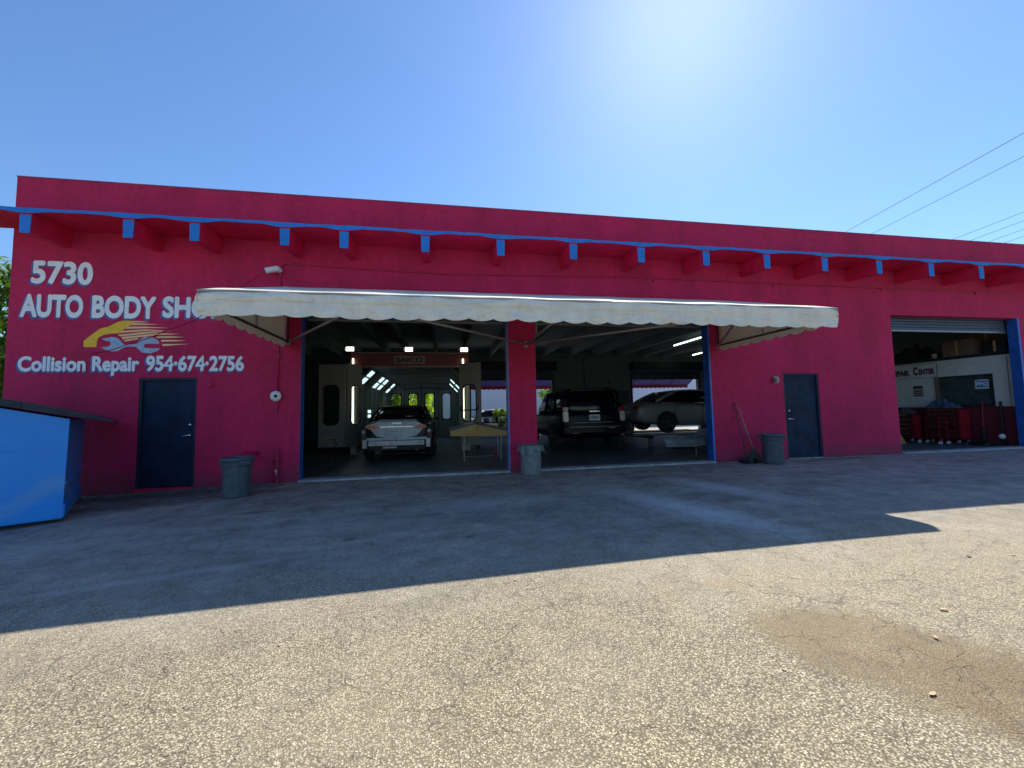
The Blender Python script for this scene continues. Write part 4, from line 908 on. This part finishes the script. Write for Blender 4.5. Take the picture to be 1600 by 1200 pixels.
def suv():
    t = thing('suv', 'black full-size suv with pale license plate, seen from behind in the second bay', 'suv', (4.72, 3.35, .02)); t.scale = (1.07, 1.0, 1.03)
    st = [(0, .90, .52, 1.10, 1.14), (.04, .97, .42, 1.12, 1.18), (.3, 1.0, .36, 1.14, 1.2), (1.0, 1.01, .32, 1.14, 1.2), (2.6, 1.01, .30, 1.12, 1.18), (3.9, 1.0, .30, 1.10, 1.16), (4.8, .97, .34, 1.06, 1.12), (5.15, .9, .40, .95, 1.02), (5.3, .78, .46, .82, .88)]
    B().loft(hull(st, .7)).obj('body', 'paint_black', t, True, 1)
    cb = [(.06, .90, .72, 1.12, 1.30), (.20, .92, .76, 1.12, 1.86), (.5, .93, .78, 1.12, 1.90), (2.0, .94, .78, 1.1, 1.92), (3.2, .93, .76, 1.1, 1.86), (3.85, .90, .76, 1.08, 1.5), (4.2, .86, .76, 1.06, 1.18)]
    B().loft(cabin(cb)).obj('windows', 'glass', t, True, 1)
    rr = [[(wt + .012, y, zt - .06), (wt - .08, y, zt + .012), (0, y, zt + .03), (-wt + .08, y, zt + .012), (-wt - .012, y, zt - .06), (0, y, zt - .03)] for y, wt, zt in ((.10, .74, 1.86), (.5, .78, 1.90), (2.0, .78, 1.92), (3.2, .76, 1.86))]
    B().loft(rr).obj('roof', 'paint_black', t, True)
    B().loft([[(-.70, .0, 1.84), (.70, .0, 1.84), (.70, .0, 1.875), (-.70, .0, 1.875)], [(-.74, .3, 1.90), (.74, .3, 1.90), (.74, .3, 1.93), (-.74, .3, 1.93)]]).obj('roof_spoiler', 'paint_black', t)
    B().lathe([(.03, 0), (.02, .06), (0, .07)], 10, (0, .6, 1.94)).obj('antenna_fin', 'black', t)
    for s_ in (-1, 1):
        B().tube([(s_ * .72, .5, 1.97), (s_ * .72, 2.9, 1.96)], .018, 8).obj('roof_rail', 'black', t)
        B().tube([(s_ * .905, .10, 1.14), (s_ * .83, .13, 1.55), (s_ * .76, .17, 1.84)], .06, 8).obj('rear_pillar', 'paint_black', t, True)
        for y in (1.25, 2.35): B().tube([(s_ * .935, y, 1.13), (s_ * .86, y, 1.55), (s_ * .79, y, 1.86)], .04, 6).obj('pillar', 'paint_black', t, True)
        lamp = B().box(*(sorted((s_ * .80, s_ * .955))), -.02, .10, .90, 1.20, .02).obj('tail_lamp', 'tail_clear', t)
        B().box(*(sorted((s_ * .80, s_ * .955))), -.015, .10, 1.205, 1.34, .02).obj('upper_lamp', 'tail', lamp)
        B().box(*(sorted((s_ * .50, s_ * .72))), -.05, -.02, .545, .575, .004).obj('reflector', 'tail', t)
        for y in (1.05, 4.25): arch(t, s_ * 1.004, y, .40); wheel(t, s_ * .93, y, .395, .26)
        m_ = B(); m_.box(*(sorted((s_ * 1.0, s_ * 1.22))), 3.3, 3.42, 1.12, 1.34, .03); m_.obj('mirror', 'paint_black', t)
    B().loft([[(-.95, -.06, .56), (.95, -.06, .56), (.95, -.06, .74), (-.95, -.06, .74)], [(-.98, .12, .50), (.98, .12, .50), (.98, .12, .80), (-.98, .12, .80)]]).obj('bumper', 'paint_black', t, False, 0)
    B().box(-.80, .80, -.075, -.061, .735, .748, .003).obj('bumper_trim', 'gray_metal', t)
    B().box(-.62, .62, -.012, .0, .86, .872, .002).obj('tailgate_trim', 'gray_metal', t)
    B().box(-.16, .16, -.03, -.005, 1.19, 1.22, .004).obj('badge', 'silver', t)
    pl_ = B().box(-.17, .16, -.035, -.012, .93, 1.10, .006).obj('license_plate', 'paper', t)
    lettering('lettering', 'N7BUN1', 'dark_metal', pl_, lambda u, v, d: Vector((u, -.0355 - d, v)), -.14, .13, .965, 1.065, .03)
    B().box(.42, .62, -.068, -.0605, .69, .71, .002).obj('badge', 'silver', t)
    B().tube([(-.3, -.02, 1.15), (.3, -.02, 1.15)], .012, 6).obj('wiper', 'black', t)
suv()
sedan('sedan', 'pewter sedan raised on the frame rack, seen side-on behind the second bay jamb', 'paint_pewter', (6.50, 4.75, .50), -math.pi / 2, 4.9)
t = thing('frame_rack', 'low steel frame straightening rack holding up the pewter sedan', 'rack', (8.8, 4.9, 0))
B().box(-2.5, 2.9, -1.05, -.55, .40, .45, .01).obj('runway', 'gray_metal', t); B().box(-2.5, 2.9, .55, 1.05, .40, .45, .01).obj('runway', 'gray_metal', t)
for x in (-1.9, -.2, 1.6):
    B().box(x, x + .12, -1.0, 1.0, .30, .395).obj('cross_beam', 'dark_metal', t)
    for y in (-.95, .85): B().box(x, x + .12, y, y + .12, .02, .299).obj('leg', 'gray_metal', t)
t = thing('shop_stand', 'thin steel prop stand just inside the right jamb of the second bay', 'stand', (6.55, .95, .018))
B().tube([(0, 0, .03), (0, 0, .62)], .014, 8).obj('post', 'gray_metal', t); B().tube([(-.15, 0, .02), (.15, 0, .02)], .014, 8).obj('foot', 'gray_metal', t); B().tube([(0, -.15, .02), (0, .15, .02)], .014, 8).obj('foot', 'gray_metal', t); B().tube([(-.02, 0, .25), (.35, 0, .23)], .010, 8).obj('arm', 'gray_metal', t)
t = thing('bumper_cover', 'loose silver bumper cover lying on the floor under the raised pewter sedan', 'car part', (7.7, 3.1, .03), .1)
def bc(u, v):
    x = -.75 + 1.5 * u; return (x, -.25 * math.cos(math.pi * (u - .5)) + .10 * math.sin(math.pi * v), .06 + .36 * v)
B().grid(bc, 24, 8).obj('shell', 'paint_silver', t, True, solid=.01); B().box(-.5, .5, -.12, .1, 0, .06).obj('lower_lip', 'black', t)

# bonnet on a panel stand
t = thing('car_bonnet', 'primed car bonnet masked with tan paper on a panel stand left of the column', 'car part', (.98, 2.05, .018))
def bon(u, v):
    x = -.80 + 1.62 * u; z = .985 - .19 * abs(u - .42) / .5 + .02; return (x, -.12 + .9 * v, z - .16 * (1 - v) ** 2 * .3 + .02 * v)
B().grid(bon, 30, 10).obj('panel', 'primer', t, True, solid=.012)
def msk(u, v):
    x = -.78 + 1.58 * u; zt = .965 - .19 * abs(u - .42) / .5; zb = .66 + .03 * abs(u - .42); return (x, -.135 + .03 * v, zt + (zb - zt) * v)
B().grid(msk, 30, 4).obj('masking_paper', 'tan_panel', t, False, solid=.004)
B().box(-.108, -.100, -.150, -.142, .68, .94).obj('paper_seam', 'cardboard', t)
for x, y in ((-.42, 0), (.55, 0), (-.42, .6), (.55, .6)): B().tube([(x, y, 0), (x + .02, y, .80)], .012, 8).obj('leg', 'gray_metal', t)
B().tube([(-.42, 0, .12), (.55, 0, .12)], .012, 8).obj('foot_rail', 'gray_metal', t); B().tube([(-.42, .3, .80), (.57, .3, .80)], .014, 8).obj('top_rail', 'gray_metal', t)
t = thing('hose_stand', 'thin bent hose stand with a flat top in the dark left of the first bay', 'stand', (-2.72, 2.2, .018))
B().tube([(0, 0, 0), (.0, 0, .35), (.06, 0, .55), (.0, 0, .66), (-.2, 0, .68)], .014, 8).obj('hose', 'dark_metal', t, True); B().box(-.28, -.02, -.05, .05, .675, .70, .005).obj('top_plate', 'tan_panel', t)
# bench clutter right of the booth
t = thing('work_bench', 'dark work bench with masking supplies behind the bonnet stand', 'bench', (2.2, 6.6, .018))
B().box(-.95, .95, -.3, .3, .86, .90, .005).obj('bench_top', 'dark_metal', t)
for x in (-.9, .82): B().box(x, x + .08, -.28, -.20, 0, .859).obj('leg', 'dark_metal', t); B().box(x, x + .08, .20, .28, 0, .859).obj('leg', 'dark_metal', t)
B().box(-.85, .85, -.25, .25, .30, .33).obj('shelf', 'dark_metal', t)
for i, (x, r_, h_, kind, lab, m_) in enumerate(((-.8, .06, .28, 'spray_can', 'tall dark spray can at the left end of the dark work bench', 'dark_metal'), (-.55, .10, .16, 'paint_tin', 'short wide paint tin, second from left on the dark work bench', 'gray_metal'), (-.15, .05, .22, 'bottle', 'slim black bottle in the middle of the dark work bench', 'black'), (.3, .09, .24, 'paint_tin', 'tall grey paint tin on the right half of the dark work bench', 'gray_metal'), (.7, .07, .17, 'solvent_bottle', 'squat red solvent bottle at the right end of the dark work bench', 'red_bright'))):
    tt = thing(kind, lab, 'can' if 'bottle' not in kind else 'bottle', (2.2 + x, 6.6, .92), 0)
    B().lathe([(0, 0), (r_, 0), (r_, h_ * .8), (r_ * .6, h_ * .88), (r_ * .4, h_ * .88)], 16).obj('body', m_, tt, True); B().lathe([(r_ * .42, h_ * .88), (r_ * .42, h_), (0, h_)], 12).obj('cap', 'black', tt)
t = thing('floor_jack', 'small red bottle jack on the floor beside the bonnet stand', 'jack', (1.45, 2.6, .018))
B().box(-.09, .09, -.07, .07, 0, .03, .005).obj('base', 'red_bright', t); B().lathe([(.05, .03), (.05, .20), (.03, .22), (.02, .22), (.02, .30), (.03, .31), (0, .31)], 14).obj('cylinder', 'red_bright', t, True)

# ceiling tubes
for i, (p, q, lab) in enumerate((((11.40, 9.4), (11.33, 7.2), 'long ceiling tube light left of the others in the second bay'), ((13.6, 8.6), (13.5, 6.8), 'short ceiling tube light near the right jamb, higher in view'), ((14.6, 12.6), (14.5, 11.0), 'short ceiling tube light furthest back near the right jamb'))):
    t = thing('tube_light', lab, 'tube light', (p[0], p[1], 4.42), 0, 'fluorescent tubes under the second bay ceiling')
    dx, dy = q[0] - p[0], q[1] - p[1]
    B().tube([(0, 0, 0), (dx, dy, 0)], .030, 8).obj('tube', 'lamp', t); B().tube([(0, 0, .07), (dx, dy, .07)], .045, 6).obj('tray', 'gray_metal', t)
    for k_ in (.1, .9): B().tube([(dx * k_, dy * k_, .10), (dx * k_, dy * k_, .52)], .006, 5).obj('hanger', 'gray_metal', t)
tag(B().tube([(8.4, YB - .03, .1), (8.4, YB - .03, 4.45), (6.6, YB - .03, 4.46)], .022, 8).obj('wall_pipe', 'dark_metal'), 'dark pipe running up the grey back wall above the suv', 'pipe')
tag(B().box(8.9, 11.1, YB - .32, YB - .01, .02, 2.45, .01).obj('storage_cabinet', 'dark_metal'), 'tall dark green-grey cabinet against the back wall right of the suv', 'cabinet')
tag(B().lathe([(0, 0), (.07, 0), (.07, -.05), (0, -.05)], 16, (10.0, YB - .003, 2.95), 'y').obj('smoke_alarm', 'black', None, True), 'small round black sounder on the back wall above the dark cabinet', 'alarm')

# ---------------------------------------------------------------- third bay
px = 16.55
B().box(px, px + .12, .24, 7.5, 1.17, 2.72).obj('office_partition', 'white_wall', bld)
B().box(px - .01, px + .12, .24, 7.5, .02, 1.168).obj('wainscot', 'wainscot', bld)
B().box(px - .04, X1 - .21, .24, 7.5, 2.722, 2.82).obj('storage_deck', 'dark_metal', bld)
B().box(px - .004, px - .001, .45, .47, 1.2, 2.7).obj('wall_joint', 'gray_metal', bld)
of = thing('office_window', 'dark tinted office window with brown side frame on the white partition', 'window', (px - .003, 0, 0))
y0_, y1_, z0_, z1_ = .86, 2.15, 1.22, 2.12
B().box(-.015, -.001, y0_, y1_, z0_, z1_).obj('pane', 'glass_office', of)
for (a, c, d, e, m_) in ((y1_, y1_ + .10, z0_ - .05, z1_ + .05, 'cardboard'), (y0_ - .06, y0_, z0_ - .05, z1_ + .05, 'dark_metal'), (y0_, y1_, z1_, z1_ + .05, 'dark_metal'), (y0_, y1_, z0_ - .05, z0_, 'dark_metal')): B().box(-.04, -.001, a, c, d, e).obj('frame', m_, of)
st_ = thing('window_sticker', 'blue and white rectangular sticker reading ppg in the office window', 'sticker', (px - .0195, 0, 0))
B().box(-.003, 0, .90, 1.22, 1.72, 2.00).obj('backing', 'paper', st_); B().box(-.006, -.0035, .92, 1.20, 1.76, 1.97).obj('blue_field', 'ppg_blue', st_)
lettering('lettering', 'PPG', 'paper', st_, lambda u, v, d: Vector((-.0065 - d, -u, v)), -1.185, -.935, 1.80, 1.93, .03)
sg = thing('repair_center_sign', 'long pale board with purple capital lettering on the white partition', 'sign', (px - .003, 0, 0))
B().box(-.012, -.001, 2.12 + .06, 4.6, 2.20, 2.66).obj('board', 'white_wall', sg)
for (a, c, d, e) in ((2.17, 4.6, 2.66, 2.675), (2.17, 4.6, 2.185, 2.20), (2.165, 2.18, 2.185, 2.675)): B().box(-.016, -.001, a, c, d, e).obj('trim', 'gray_metal', sg)
sf = lambda u, v, d: Vector((-.0125 - d, -u, v))
for tx, a, c, h in (('R', -3.66, -3.50, .29), ('EPAIR', -3.48, -2.98, .21), ('C', -2.87, -2.72, .30), ('ENTER', -2.70, -2.24, .21)): lettering('lettering', tx, 'purple_ink', sg, sf, a, c, 2.29, 2.29 + h, .065)
nt_ = thing('notice', 'small notice with dark bands on the white partition under the lettered board', 'notice', (px - .003, 0, 0))
B().box(-.006, -.001, 2.62, 2.92, 1.54, 1.92).obj('sheet', 'plate', nt_)
for z in (1.83, 1.72, 1.64, 1.56): B().box(-.009, -.0065, 2.64, 2.90, z, z + (.08 if z > 1.8 else .03)).obj('band', 'sign_ink', nt_)
# tool chests
def chest(name, label, x, y, w_, d_, h, nd, m_='red_chest', hz0=.12):
    t = thing(name, label, 'tool chest', (x, y, .018))
    bd = B().box(-d_ / 2, d_ / 2, -w_ / 2, w_ / 2, hz0, h, .008).obj('cabinet', m_, t)
    dh = (h - hz0 - .06) / nd
    for i in range(nd):
        z = hz0 + .03 + dh * i
        dr = B().box(-d_ / 2 - .012, -d_ / 2 - .001, -w_ / 2 + .04, w_ / 2 - .04, z + .008, z + dh - .008, .003).obj('drawer', m_, t)
        B().box(-d_ / 2 - .03, -d_ / 2 - .013, -w_ / 2 + .08, w_ / 2 - .08, z + dh - .035, z + dh - .022, .003).obj('pull', 'silver', dr)
    B().box(-d_ / 2 + .05, d_ / 2 - .05, -w_ / 2 - .006, -w_ / 2 - .001, hz0 + .05, h - .05).obj('end_panel', 'red_bright', t)
    for sx in (-1, 1):
        for sy in (-1, 1): B().lathe([(0, -.02), (.055, -.02), (.055, .02), (0, .02)], 16, (sx * (d_ / 2 - .07), sy * (w_ / 2 - .08), .055), 'x').obj('caster', 'plate', t, True)
    return t
chest('tool_chest', 'tall red enamel tool chest with bright end panel, nearest the bay opening', 16.15, 1.75, .85, .50, 1.12, 7)
t = chest('tool_chest', 'lower dark red tool chest left of the bright red one', 15.85, 2.75, .70, .45, .95, 5)
t = thing('tool_cart', 'open red shelf cart with casters in front of the red tool chest', 'cart', (15.50, 1.75, .018))
for z in (.16, .48, .80): B().box(-.18, .18, -.30, .30, z, z + .03, .004).obj('shelf', 'red_chest', t)
for sx in (-.17, .15):
    for sy in (-.29, .27):
        B().box(sx, sx + .02, sy, sy + .02, .10, .86).obj('leg', 'red_bright', t); B().lathe([(0, -.015), (.045, -.015), (.045, .015), (0, .015)], 14, (sx, sy, .045), 'x').obj('caster', 'paper', t)
def heap(name, label, cat, loc, sx, sy, sz, m_, seed):
    rr = random.Random(seed); b = B(); ph = [rr.uniform(0, 6) for _ in range(6)]
    def f(u, v):
        a = 2 * math.pi * u; r = v; x = sx * r * math.cos(a) * (1 + .2 * math.sin(3 * a + ph[0])); y = sy * r * math.sin(a) * (1 + .2 * math.sin(2 * a + ph[1]))
        z = sz * (1 - r ** 2.4) * (1 + .45 * math.sin(5 * a + ph[2]) * r + .35 * math.sin(9 * x / sx + ph[3]) + .30 * math.sin(13 * y / sy + ph[4]) * math.cos(7 * x / sx + ph[5])); return (x, y, max(.0, z))
    b.grid(f, 56, 20); o = b.obj(name, m_, None, True); o.location = loc; return tag(o, label, cat)
heap('cloth_pile', 'crumpled blue cloth piled on top of the red tool chest', 'cloth', (16.15, 1.85, 1.14), .26, .42, .20, 'cloth_blue', 3)
heap('cloth_pile', 'dark rag heap on the lower tool chest left of the blue cloth', 'cloth', (15.85, 2.75, .972), .20, .30, .14, 'broom', 5)
t = thing('work_bench', 'dark steel bench loaded with parts at the left of the third bay', 'bench', (15.9, 4.1, .018))
B().box(-.35, .35, -.8, .8, .92, .97, .01).obj('bench_top', 'dark_metal', t); B().box(-.30, .32, -.75, .75, .12, .90).obj('cabinet', 'black', t)
heap('parts_heap', 'jumble of dark parts on the dark bench in the third bay', 'car part', (15.9, 4.1, .99), .28, .7, .18, 'dark_metal', 9)
t = thing('bench_grinder', 'small bench grinder on the near end of the dark bench', 'grinder', (15.75, 3.45, .99))
for y in (-.14, .14): B().lathe([(0, -.02), (.09, -.02), (.09, .02), (0, .02)], 18, (0, y, .14), 'y').obj('grinding_wheel', 'gray_metal', t, True)
B().tube([(0, -.11, .14), (0, .11, .14)], .06, 14).obj('motor', 'dark_metal', t, True); B().box(-.06, .06, -.06, .06, 0, .08).obj('base', 'dark_metal', t)
t = thing('safety_stand', 'mustard yellow jack stand on the floor left of the red chests', 'stand', (14.6, 2.1, .018))
B().loft([[(-.13, -.13, 0), (.13, -.13, 0), (.13, .13, 0), (-.13, .13, 0)], [(-.05, -.05, .30), (.05, -.05, .30), (.05, .05, .30), (-.05, .05, .30)]]).obj('base', 'yellow', t); B().box(-.025, .025, -.025, .025, .30, .42).obj('ratchet_post', 'yellow', t)
t = thing('pry_bar_pole', 'red topped upright pole with black lower half leaning on the maroon wall', 'pole', (16.42, 1.06, .018))
B().tube([(0, 0, .55), (.06, 0, 1.32)], .025, 8).obj('upper_tube', 'red_bright', t); B().tube([(-.02, 0, .12), (0, 0, .549)], .05, 10).obj('lower_sleeve', 'black', t); B().box(-.08, .04, -.07, .07, 0, .12, .01).obj('foot', 'black', t)
t = thing('engine_hoist_post', 'black upright post with a white ball near its foot by the right jamb', 'pole', (16.40, .62, .018))
B().tube([(0, 0, 0), (.02, 0, 1.30)], .032, 8).obj('post', 'black', t); B().box(-.35, .1, -.04, .04, .02, .10, .008).obj('foot_beam', 'black', t); B().lathe([(0, -.08), (.056, -.056), (.08, 0), (.056, .056), (0, .08)], 16, (-.10, -.03, .26)).obj('ball', 'paper', t, True)
t = thing('wheel_dolly', 'low black dolly with hoses on the floor below the maroon wall', 'dolly', (15.95, .85, .018))
B().box(-.25, .25, -.28, .28, .06, .10, .01).obj('deck', 'black', t)
for x in (-.2, .2):
    for y in (-.22, .22): B().lathe([(0, -.015), (.03, -.015), (.03, .015), (0, .015)], 10, (x, y, .03), 'x').obj('caster', 'gray_metal', t)
# stored goods on the deck
def carton(label, x, y, w_, d_, h, z=2.822, m_='cardboard'):
    t = thing('cardboard_box', label, 'box', (x, y, z), random.uniform(-.08, .08), 'cartons stored above the office')
    B().box(-d_ / 2, d_ / 2, -w_ / 2, w_ / 2, 0, h, .006).obj('carton', m_, t); B().box(-d_ / 2 - .003, -d_ / 2 - .0005, -.03, .03, .02, h - .01).obj('tape', 'tan_panel', t)
carton('large brown carton on the storage deck above the office window', 16.85, 1.62, .80, .5, .52)
carton('flatter maroon-brown carton behind the large carton on the storage deck', 17.5, 1.25, 1.2, .6, .85)
carton('dark small carton at the right end of the storage deck by the jamb', 16.8, .72, .50, .4, .36, m_='dark_metal')
heap('parts_heap', 'dark heap of stored parts on the left of the storage deck', 'car part', (16.95, 3.1, 2.822), .32, .75, .40, 'dark_metal', 12)
t = thing('paint_tin', 'small pale tin on the storage deck left of the large carton', 'can', (16.65, 2.28, 2.822)); B().lathe([(0, 0), (.07, 0), (.07, .14), (0, .14)], 16).obj('body', 'plate', t); B().lathe([(.072, .13), (.074, .15), (0, .15)], 16).obj('lid', 'paper', t)
t = thing('bumper_cover', 'grey bumper cover stored on the far left of the storage deck', 'car part', (16.8, 4.3, 2.83), 1.5)
B().grid(lambda u, v: (-.7 + 1.4 * u, -.2 * math.cos(math.pi * (u - .5)), .02 + .22 * v), 20, 5).obj('shell', 'primer', t, True, solid=.01); B().box(-.4, .4, -.1, .05, 0, .03).obj('lower_lip', 'black', t)

# ---------------------------------------------------------------- behind the building
tag(wall_open('neighbour_building', -1.2, 40, -.4, 6.5, 22.5, 30, [], 'render_white', None), 'pale lavender-white building seen through the rear bay openings', 'building')
for (a, c, lab) in ((1.2, 6.9, 'violet rear awning with dark red trim outside the left rear opening'), (11.0, 16.4, 'violet rear awning with dark red trim outside the right rear opening')):
    t = thing('rear_awning', lab, 'awning', (0, 0, 0), 0, 'awnings on the back of the building')
    B().grid(lambda u, v: (a + (c - a) * u, YB + .25 + 1.5 * v, 3.75 - .85 * v), 20, 6).obj('canvas', 'purple_canvas', t, solid=.004)
    n_ = int((c - a) / .3)
    B().grid(lambda u, v: (a + (c - a) * u, YB + 1.752, 2.90 - v * (.18 + .05 * abs(math.sin(math.pi * u * n_)))), n_ * 6, 2).obj('valance', 'red_canvas', t, solid=.004)
    for i in range(5): x = a + (c - a) * i / 4; B().tube([(x, YB + .25, 3.72), (x, YB + 1.73, 2.88)], .018, 6).obj('rafter', 'dark_metal', t)
sedan('parked_car', 'pale blue-white car parked outside beyond the left rear opening', 'paint_white', (5.3, 17.6, 0), math.pi / 2, 4.5)
def tree(name, label, x, y, h, r, trunk_h, m_='leaf', n=5000, ls=.10, seed=1, flat_=.8):
    rr = random.Random(seed); t = thing(name, label, 'tree', (x, y, -.1))
    tr = B(); tr.tube([(0, 0, 0), (.05, .03, trunk_h * .5), (.0, .08, trunk_h), (.05, 0, trunk_h + r * .8)], [.14, .11, .09, .04], 9)
    tips = []
    for i in range(9):
        a = rr.uniform(0, 6.28); e = rr.uniform(.3, 1.1); L = r * rr.uniform(.5, .95); p0 = Vector((0, .05, trunk_h * rr.uniform(.7, 1.05)))
        p2 = p0 + Vector((math.cos(a) * math.cos(e), math.sin(a) * math.cos(e), math.sin(e))) * L; pm = (p0 + p2) / 2 + Vector((0, 0, .1)); tips += [pm, p2]
        tr.tube([p0, pm, p2], [.05, .03, .012], 6)
    tr.obj('trunk', 'bark', t, True)
    cl = []
    cz = trunk_h + (h - trunk_h) * .5
    for i in range(34):
        while True:
            p = Vector((rr.uniform(-1, 1), rr.uniform(-1, 1), rr.uniform(-1, 1)))
            if p.length < 1: break
        p = p.normalized() * (p.length ** .5); cl.append((Vector((p.x * r, p.y * r, cz + p.z * (h - trunk_h) * .5)), rr.uniform(.22, .42) * r))
    vs, fs = [], []
    for i in range(n):
        c_, cr = rr.choice(cl); d = Vector((rr.gauss(0, 1), rr.gauss(0, 1), rr.gauss(0, 1))).normalized(); p = c_ + d * cr * (rr.random() ** .4)
        nn = (d + Vector((rr.uniform(-.8, .8), rr.uniform(-.8, .8), rr.uniform(-.2, 1)))).normalized(); u = nn.orthogonal().normalized(); q = Matrix.Rotation(rr.uniform(0, 6.28), 3, nn); u = q @ u; v_ = nn.cross(u); s_ = ls * rr.uniform(.6, 1.3)
        k_ = len(vs); vs += [p - u * s_, p + v_ * s_ * .38 + nn * s_ * .12, p + u * s_, p - v_ * s_ * .38 + nn * s_ * .12]; fs.append((k_, k_ + 1, k_ + 2, k_ + 3))
    me = bpy.data.meshes.new('crown'); me.from_pydata([tuple(v) for v in vs], [], fs); me.materials.append(M[m_]); o = bpy.data.objects.new('crown', me); C.objects.link(o); o.parent = t
tree('broadleaf_tree', 'leafy green tree just beyond the left corner of the building', -10.9, 2.6, 5.5, 1.7, 1.6, 'leaf', 9000, .13, 3)
tree('broadleaf_tree', 'second green tree further behind the left corner of the building', -12.6, 6.5, 6.0, 2.2, 1.8, 'leaf', 7000, .15, 8)
tree('garden_tree', 'green tree seen through the leftmost booth window', -3.4, 18.0, 4.2, 1.5, .9, 'leaf', 5000, .10, 11)
tree('garden_tree', 'yellow-green tree seen through the second booth window', -1.9, 17.6, 4.0, 1.2, .8, 'leaf_y', 5000, .10, 12)
tree('garden_tree', 'yellow-green shrub tree seen in the third booth window', -.75, 18.6, 3.0, .8, .5, 'leaf_y', 2500, .08, 13)
tree('garden_tree', 'dark green tree behind the wall column seen right of the second bay edge', 7.7, 17.5, 3.8, 1.2, 1.0, 'leaf', 3500, .09, 14)
tree('potted_shrub', 'small dark shrub in front of the pale neighbouring building', 3.6, 16.6, 1.6, .45, .5, 'leaf', 1200, .07, 15)
# hedge mass behind trees
b = B(); rr = random.Random(4)
for i in range(16000):
    p = Vector((rr.uniform(-14, -1.6), rr.uniform(19.6, 21.6), rr.uniform(-.1, 4.2) * (1 - .08 * rr.random()))); d = Vector((rr.gauss(0, 1), rr.gauss(0, 1), rr.gauss(0, 1))).normalized(); u = d.orthogonal().normalized() * .16; v_ = d.cross(u) * .5
    q = [b.bm.verts.new(p - u), b.bm.verts.new(p + v_), b.bm.verts.new(p + u), b.bm.verts.new(p - v_)]; b.bm.faces.new(q)
me = bpy.data.meshes.new('hedge'); b.bm.to_mesh(me); b.bm.free(); me.materials.append(M['leaf_y']); o = bpy.data.objects.new('hedge', me); C.objects.link(o); o['kind'] = 'stuff'; tag(o, 'sunlit hedge behind the shop seen through the booth windows', 'hedge')

# ---------------------------------------------------------------- power lines
def wire(x0_, sl, z, label, sag=.5):
    pts = []
    for i in range(25):
        y = -32 + 80 * i / 24; pts.append((x0_ + sl * y, y, z - sag * (1 - ((i - 12) / 12) ** 2)))
    return tag(B().tube(pts, .010, 5).obj('power_line', 'wire'), label, 'power line', 'overhead power lines')
wire(18.39, .194, 10.4, 'highest overhead wire crossing the upper right sky'); wire(19.95, .198, 10.4, 'second highest overhead wire in the upper right sky')
for x0_, lab in ((25.4, 'faintest wire, uppermost of the low four at right'), (26.55, 'second wire of the low four at the right edge'), (27.8, 'third wire of the low four at the right edge'), (28.9, 'lowest wire near the roof at the right edge')): wire(x0_, .16, 10.4, lab)
for (x, y, lab) in ((12.9, -32, 'wooden utility pole of the near line behind the viewer'), (28.5, 48, 'wooden utility pole of the near line beyond the shop'), (22, -32, 'wooden utility pole of the far line behind the viewer'), (34.8, 48, 'wooden utility pole of the far line beyond the shop')):
    t = thing('utility_pole', lab, 'utility pole', (x, y, -.4), 0)
    B().tube([(0, 0, 0), (0, 0, 11.2)], [.17, .11], 10).obj('mast', 'pole_wood', t, True); B().box(-2.3, 2.3, -.06, .06, 10.55, 10.68).obj('cross_arm', 'pole_wood', t)

# ---------------------------------------------------------------- debris
def leaf_bit(label, x, y, s_, rz, m_='leaf_dry', name='dry_leaf'):
    b = B(); n = 8
    def f(u, v):
        a = (u - .5) * 2; wd = (1 - a * a) ** .6 * .42; return (a * s_, (v - .5) * 2 * wd * s_, .003 + .16 * s_ * (a * a) * .5 + .14 * s_ * abs(v - .5) + .03 * s_ * math.sin(7 * u + 3 * v))
    b.grid(f, n, 4); o = b.obj(name, m_, None, True, solid=.002); o.location = (x, y, gz(x, y)); o.rotation_euler = (0, 0, rz)
    return tag(o, label, 'leaf')
leaf_bit('orange-brown dry leaf lying alone left of centre in the sun', -.96, -5.96, .022, .4)
leaf_bit('curled pale leaf at the lower edge of the brown spill', 2.16, -7.11, .022, .2)
leaf_bit('pale leaf in the middle of the brown spill', 2.69, -6.77, .018, 1.2)
leaf_bit('whitish leaf at the upper right edge of the brown spill', 3.10, -6.54, .024, -.4)
leaf_bit('dark leaf on sunlit asphalt right of the shadow corner', 4.37, -5.89, .03, .7, 'cardboard')
leaf_bit('small pale leaf right of the dark leaf on the asphalt', 4.75, -5.95, .02, .1)
leaf_bit('tiny pale leaf by the shadow edge below the centre column', .56, -5.43, .015, .9)
leaf_bit('tiny pale chip left of the brown spill', 1.67, -6.82, .012, 2)
for i in range(12):
    a = (rr.uniform(-6.0, -3.4), rr.uniform(-1.3, -.3))
# gravel strip along the wall foot at the left
rr = random.Random(21); b = B()
for i in range(1400):
    x = rr.uniform(-6.6, -3.0); y = -.02 - abs(rr.gauss(0, .38)); s_ = rr.uniform(.005, .018)
    p = Vector((x, y, gz(x, y) + s_ * .4)); vs = [b.bm.verts.new(p + Vector(d) * s_ * rr.uniform(.7, 1.3)) for d in ((1, 0, 0), (0, 1, 0), (-1, 0, 0), (0, -1, 0), (0, 0, .8))]
    for j in range(4): b.bm.faces.new((vs[j], vs[(j + 1) % 4], vs[4]))
o = b.obj('gravel', 'stone'); o['kind'] = 'stuff'; tag(o, 'loose gravel and grit along the wall foot by the left door', 'gravel')
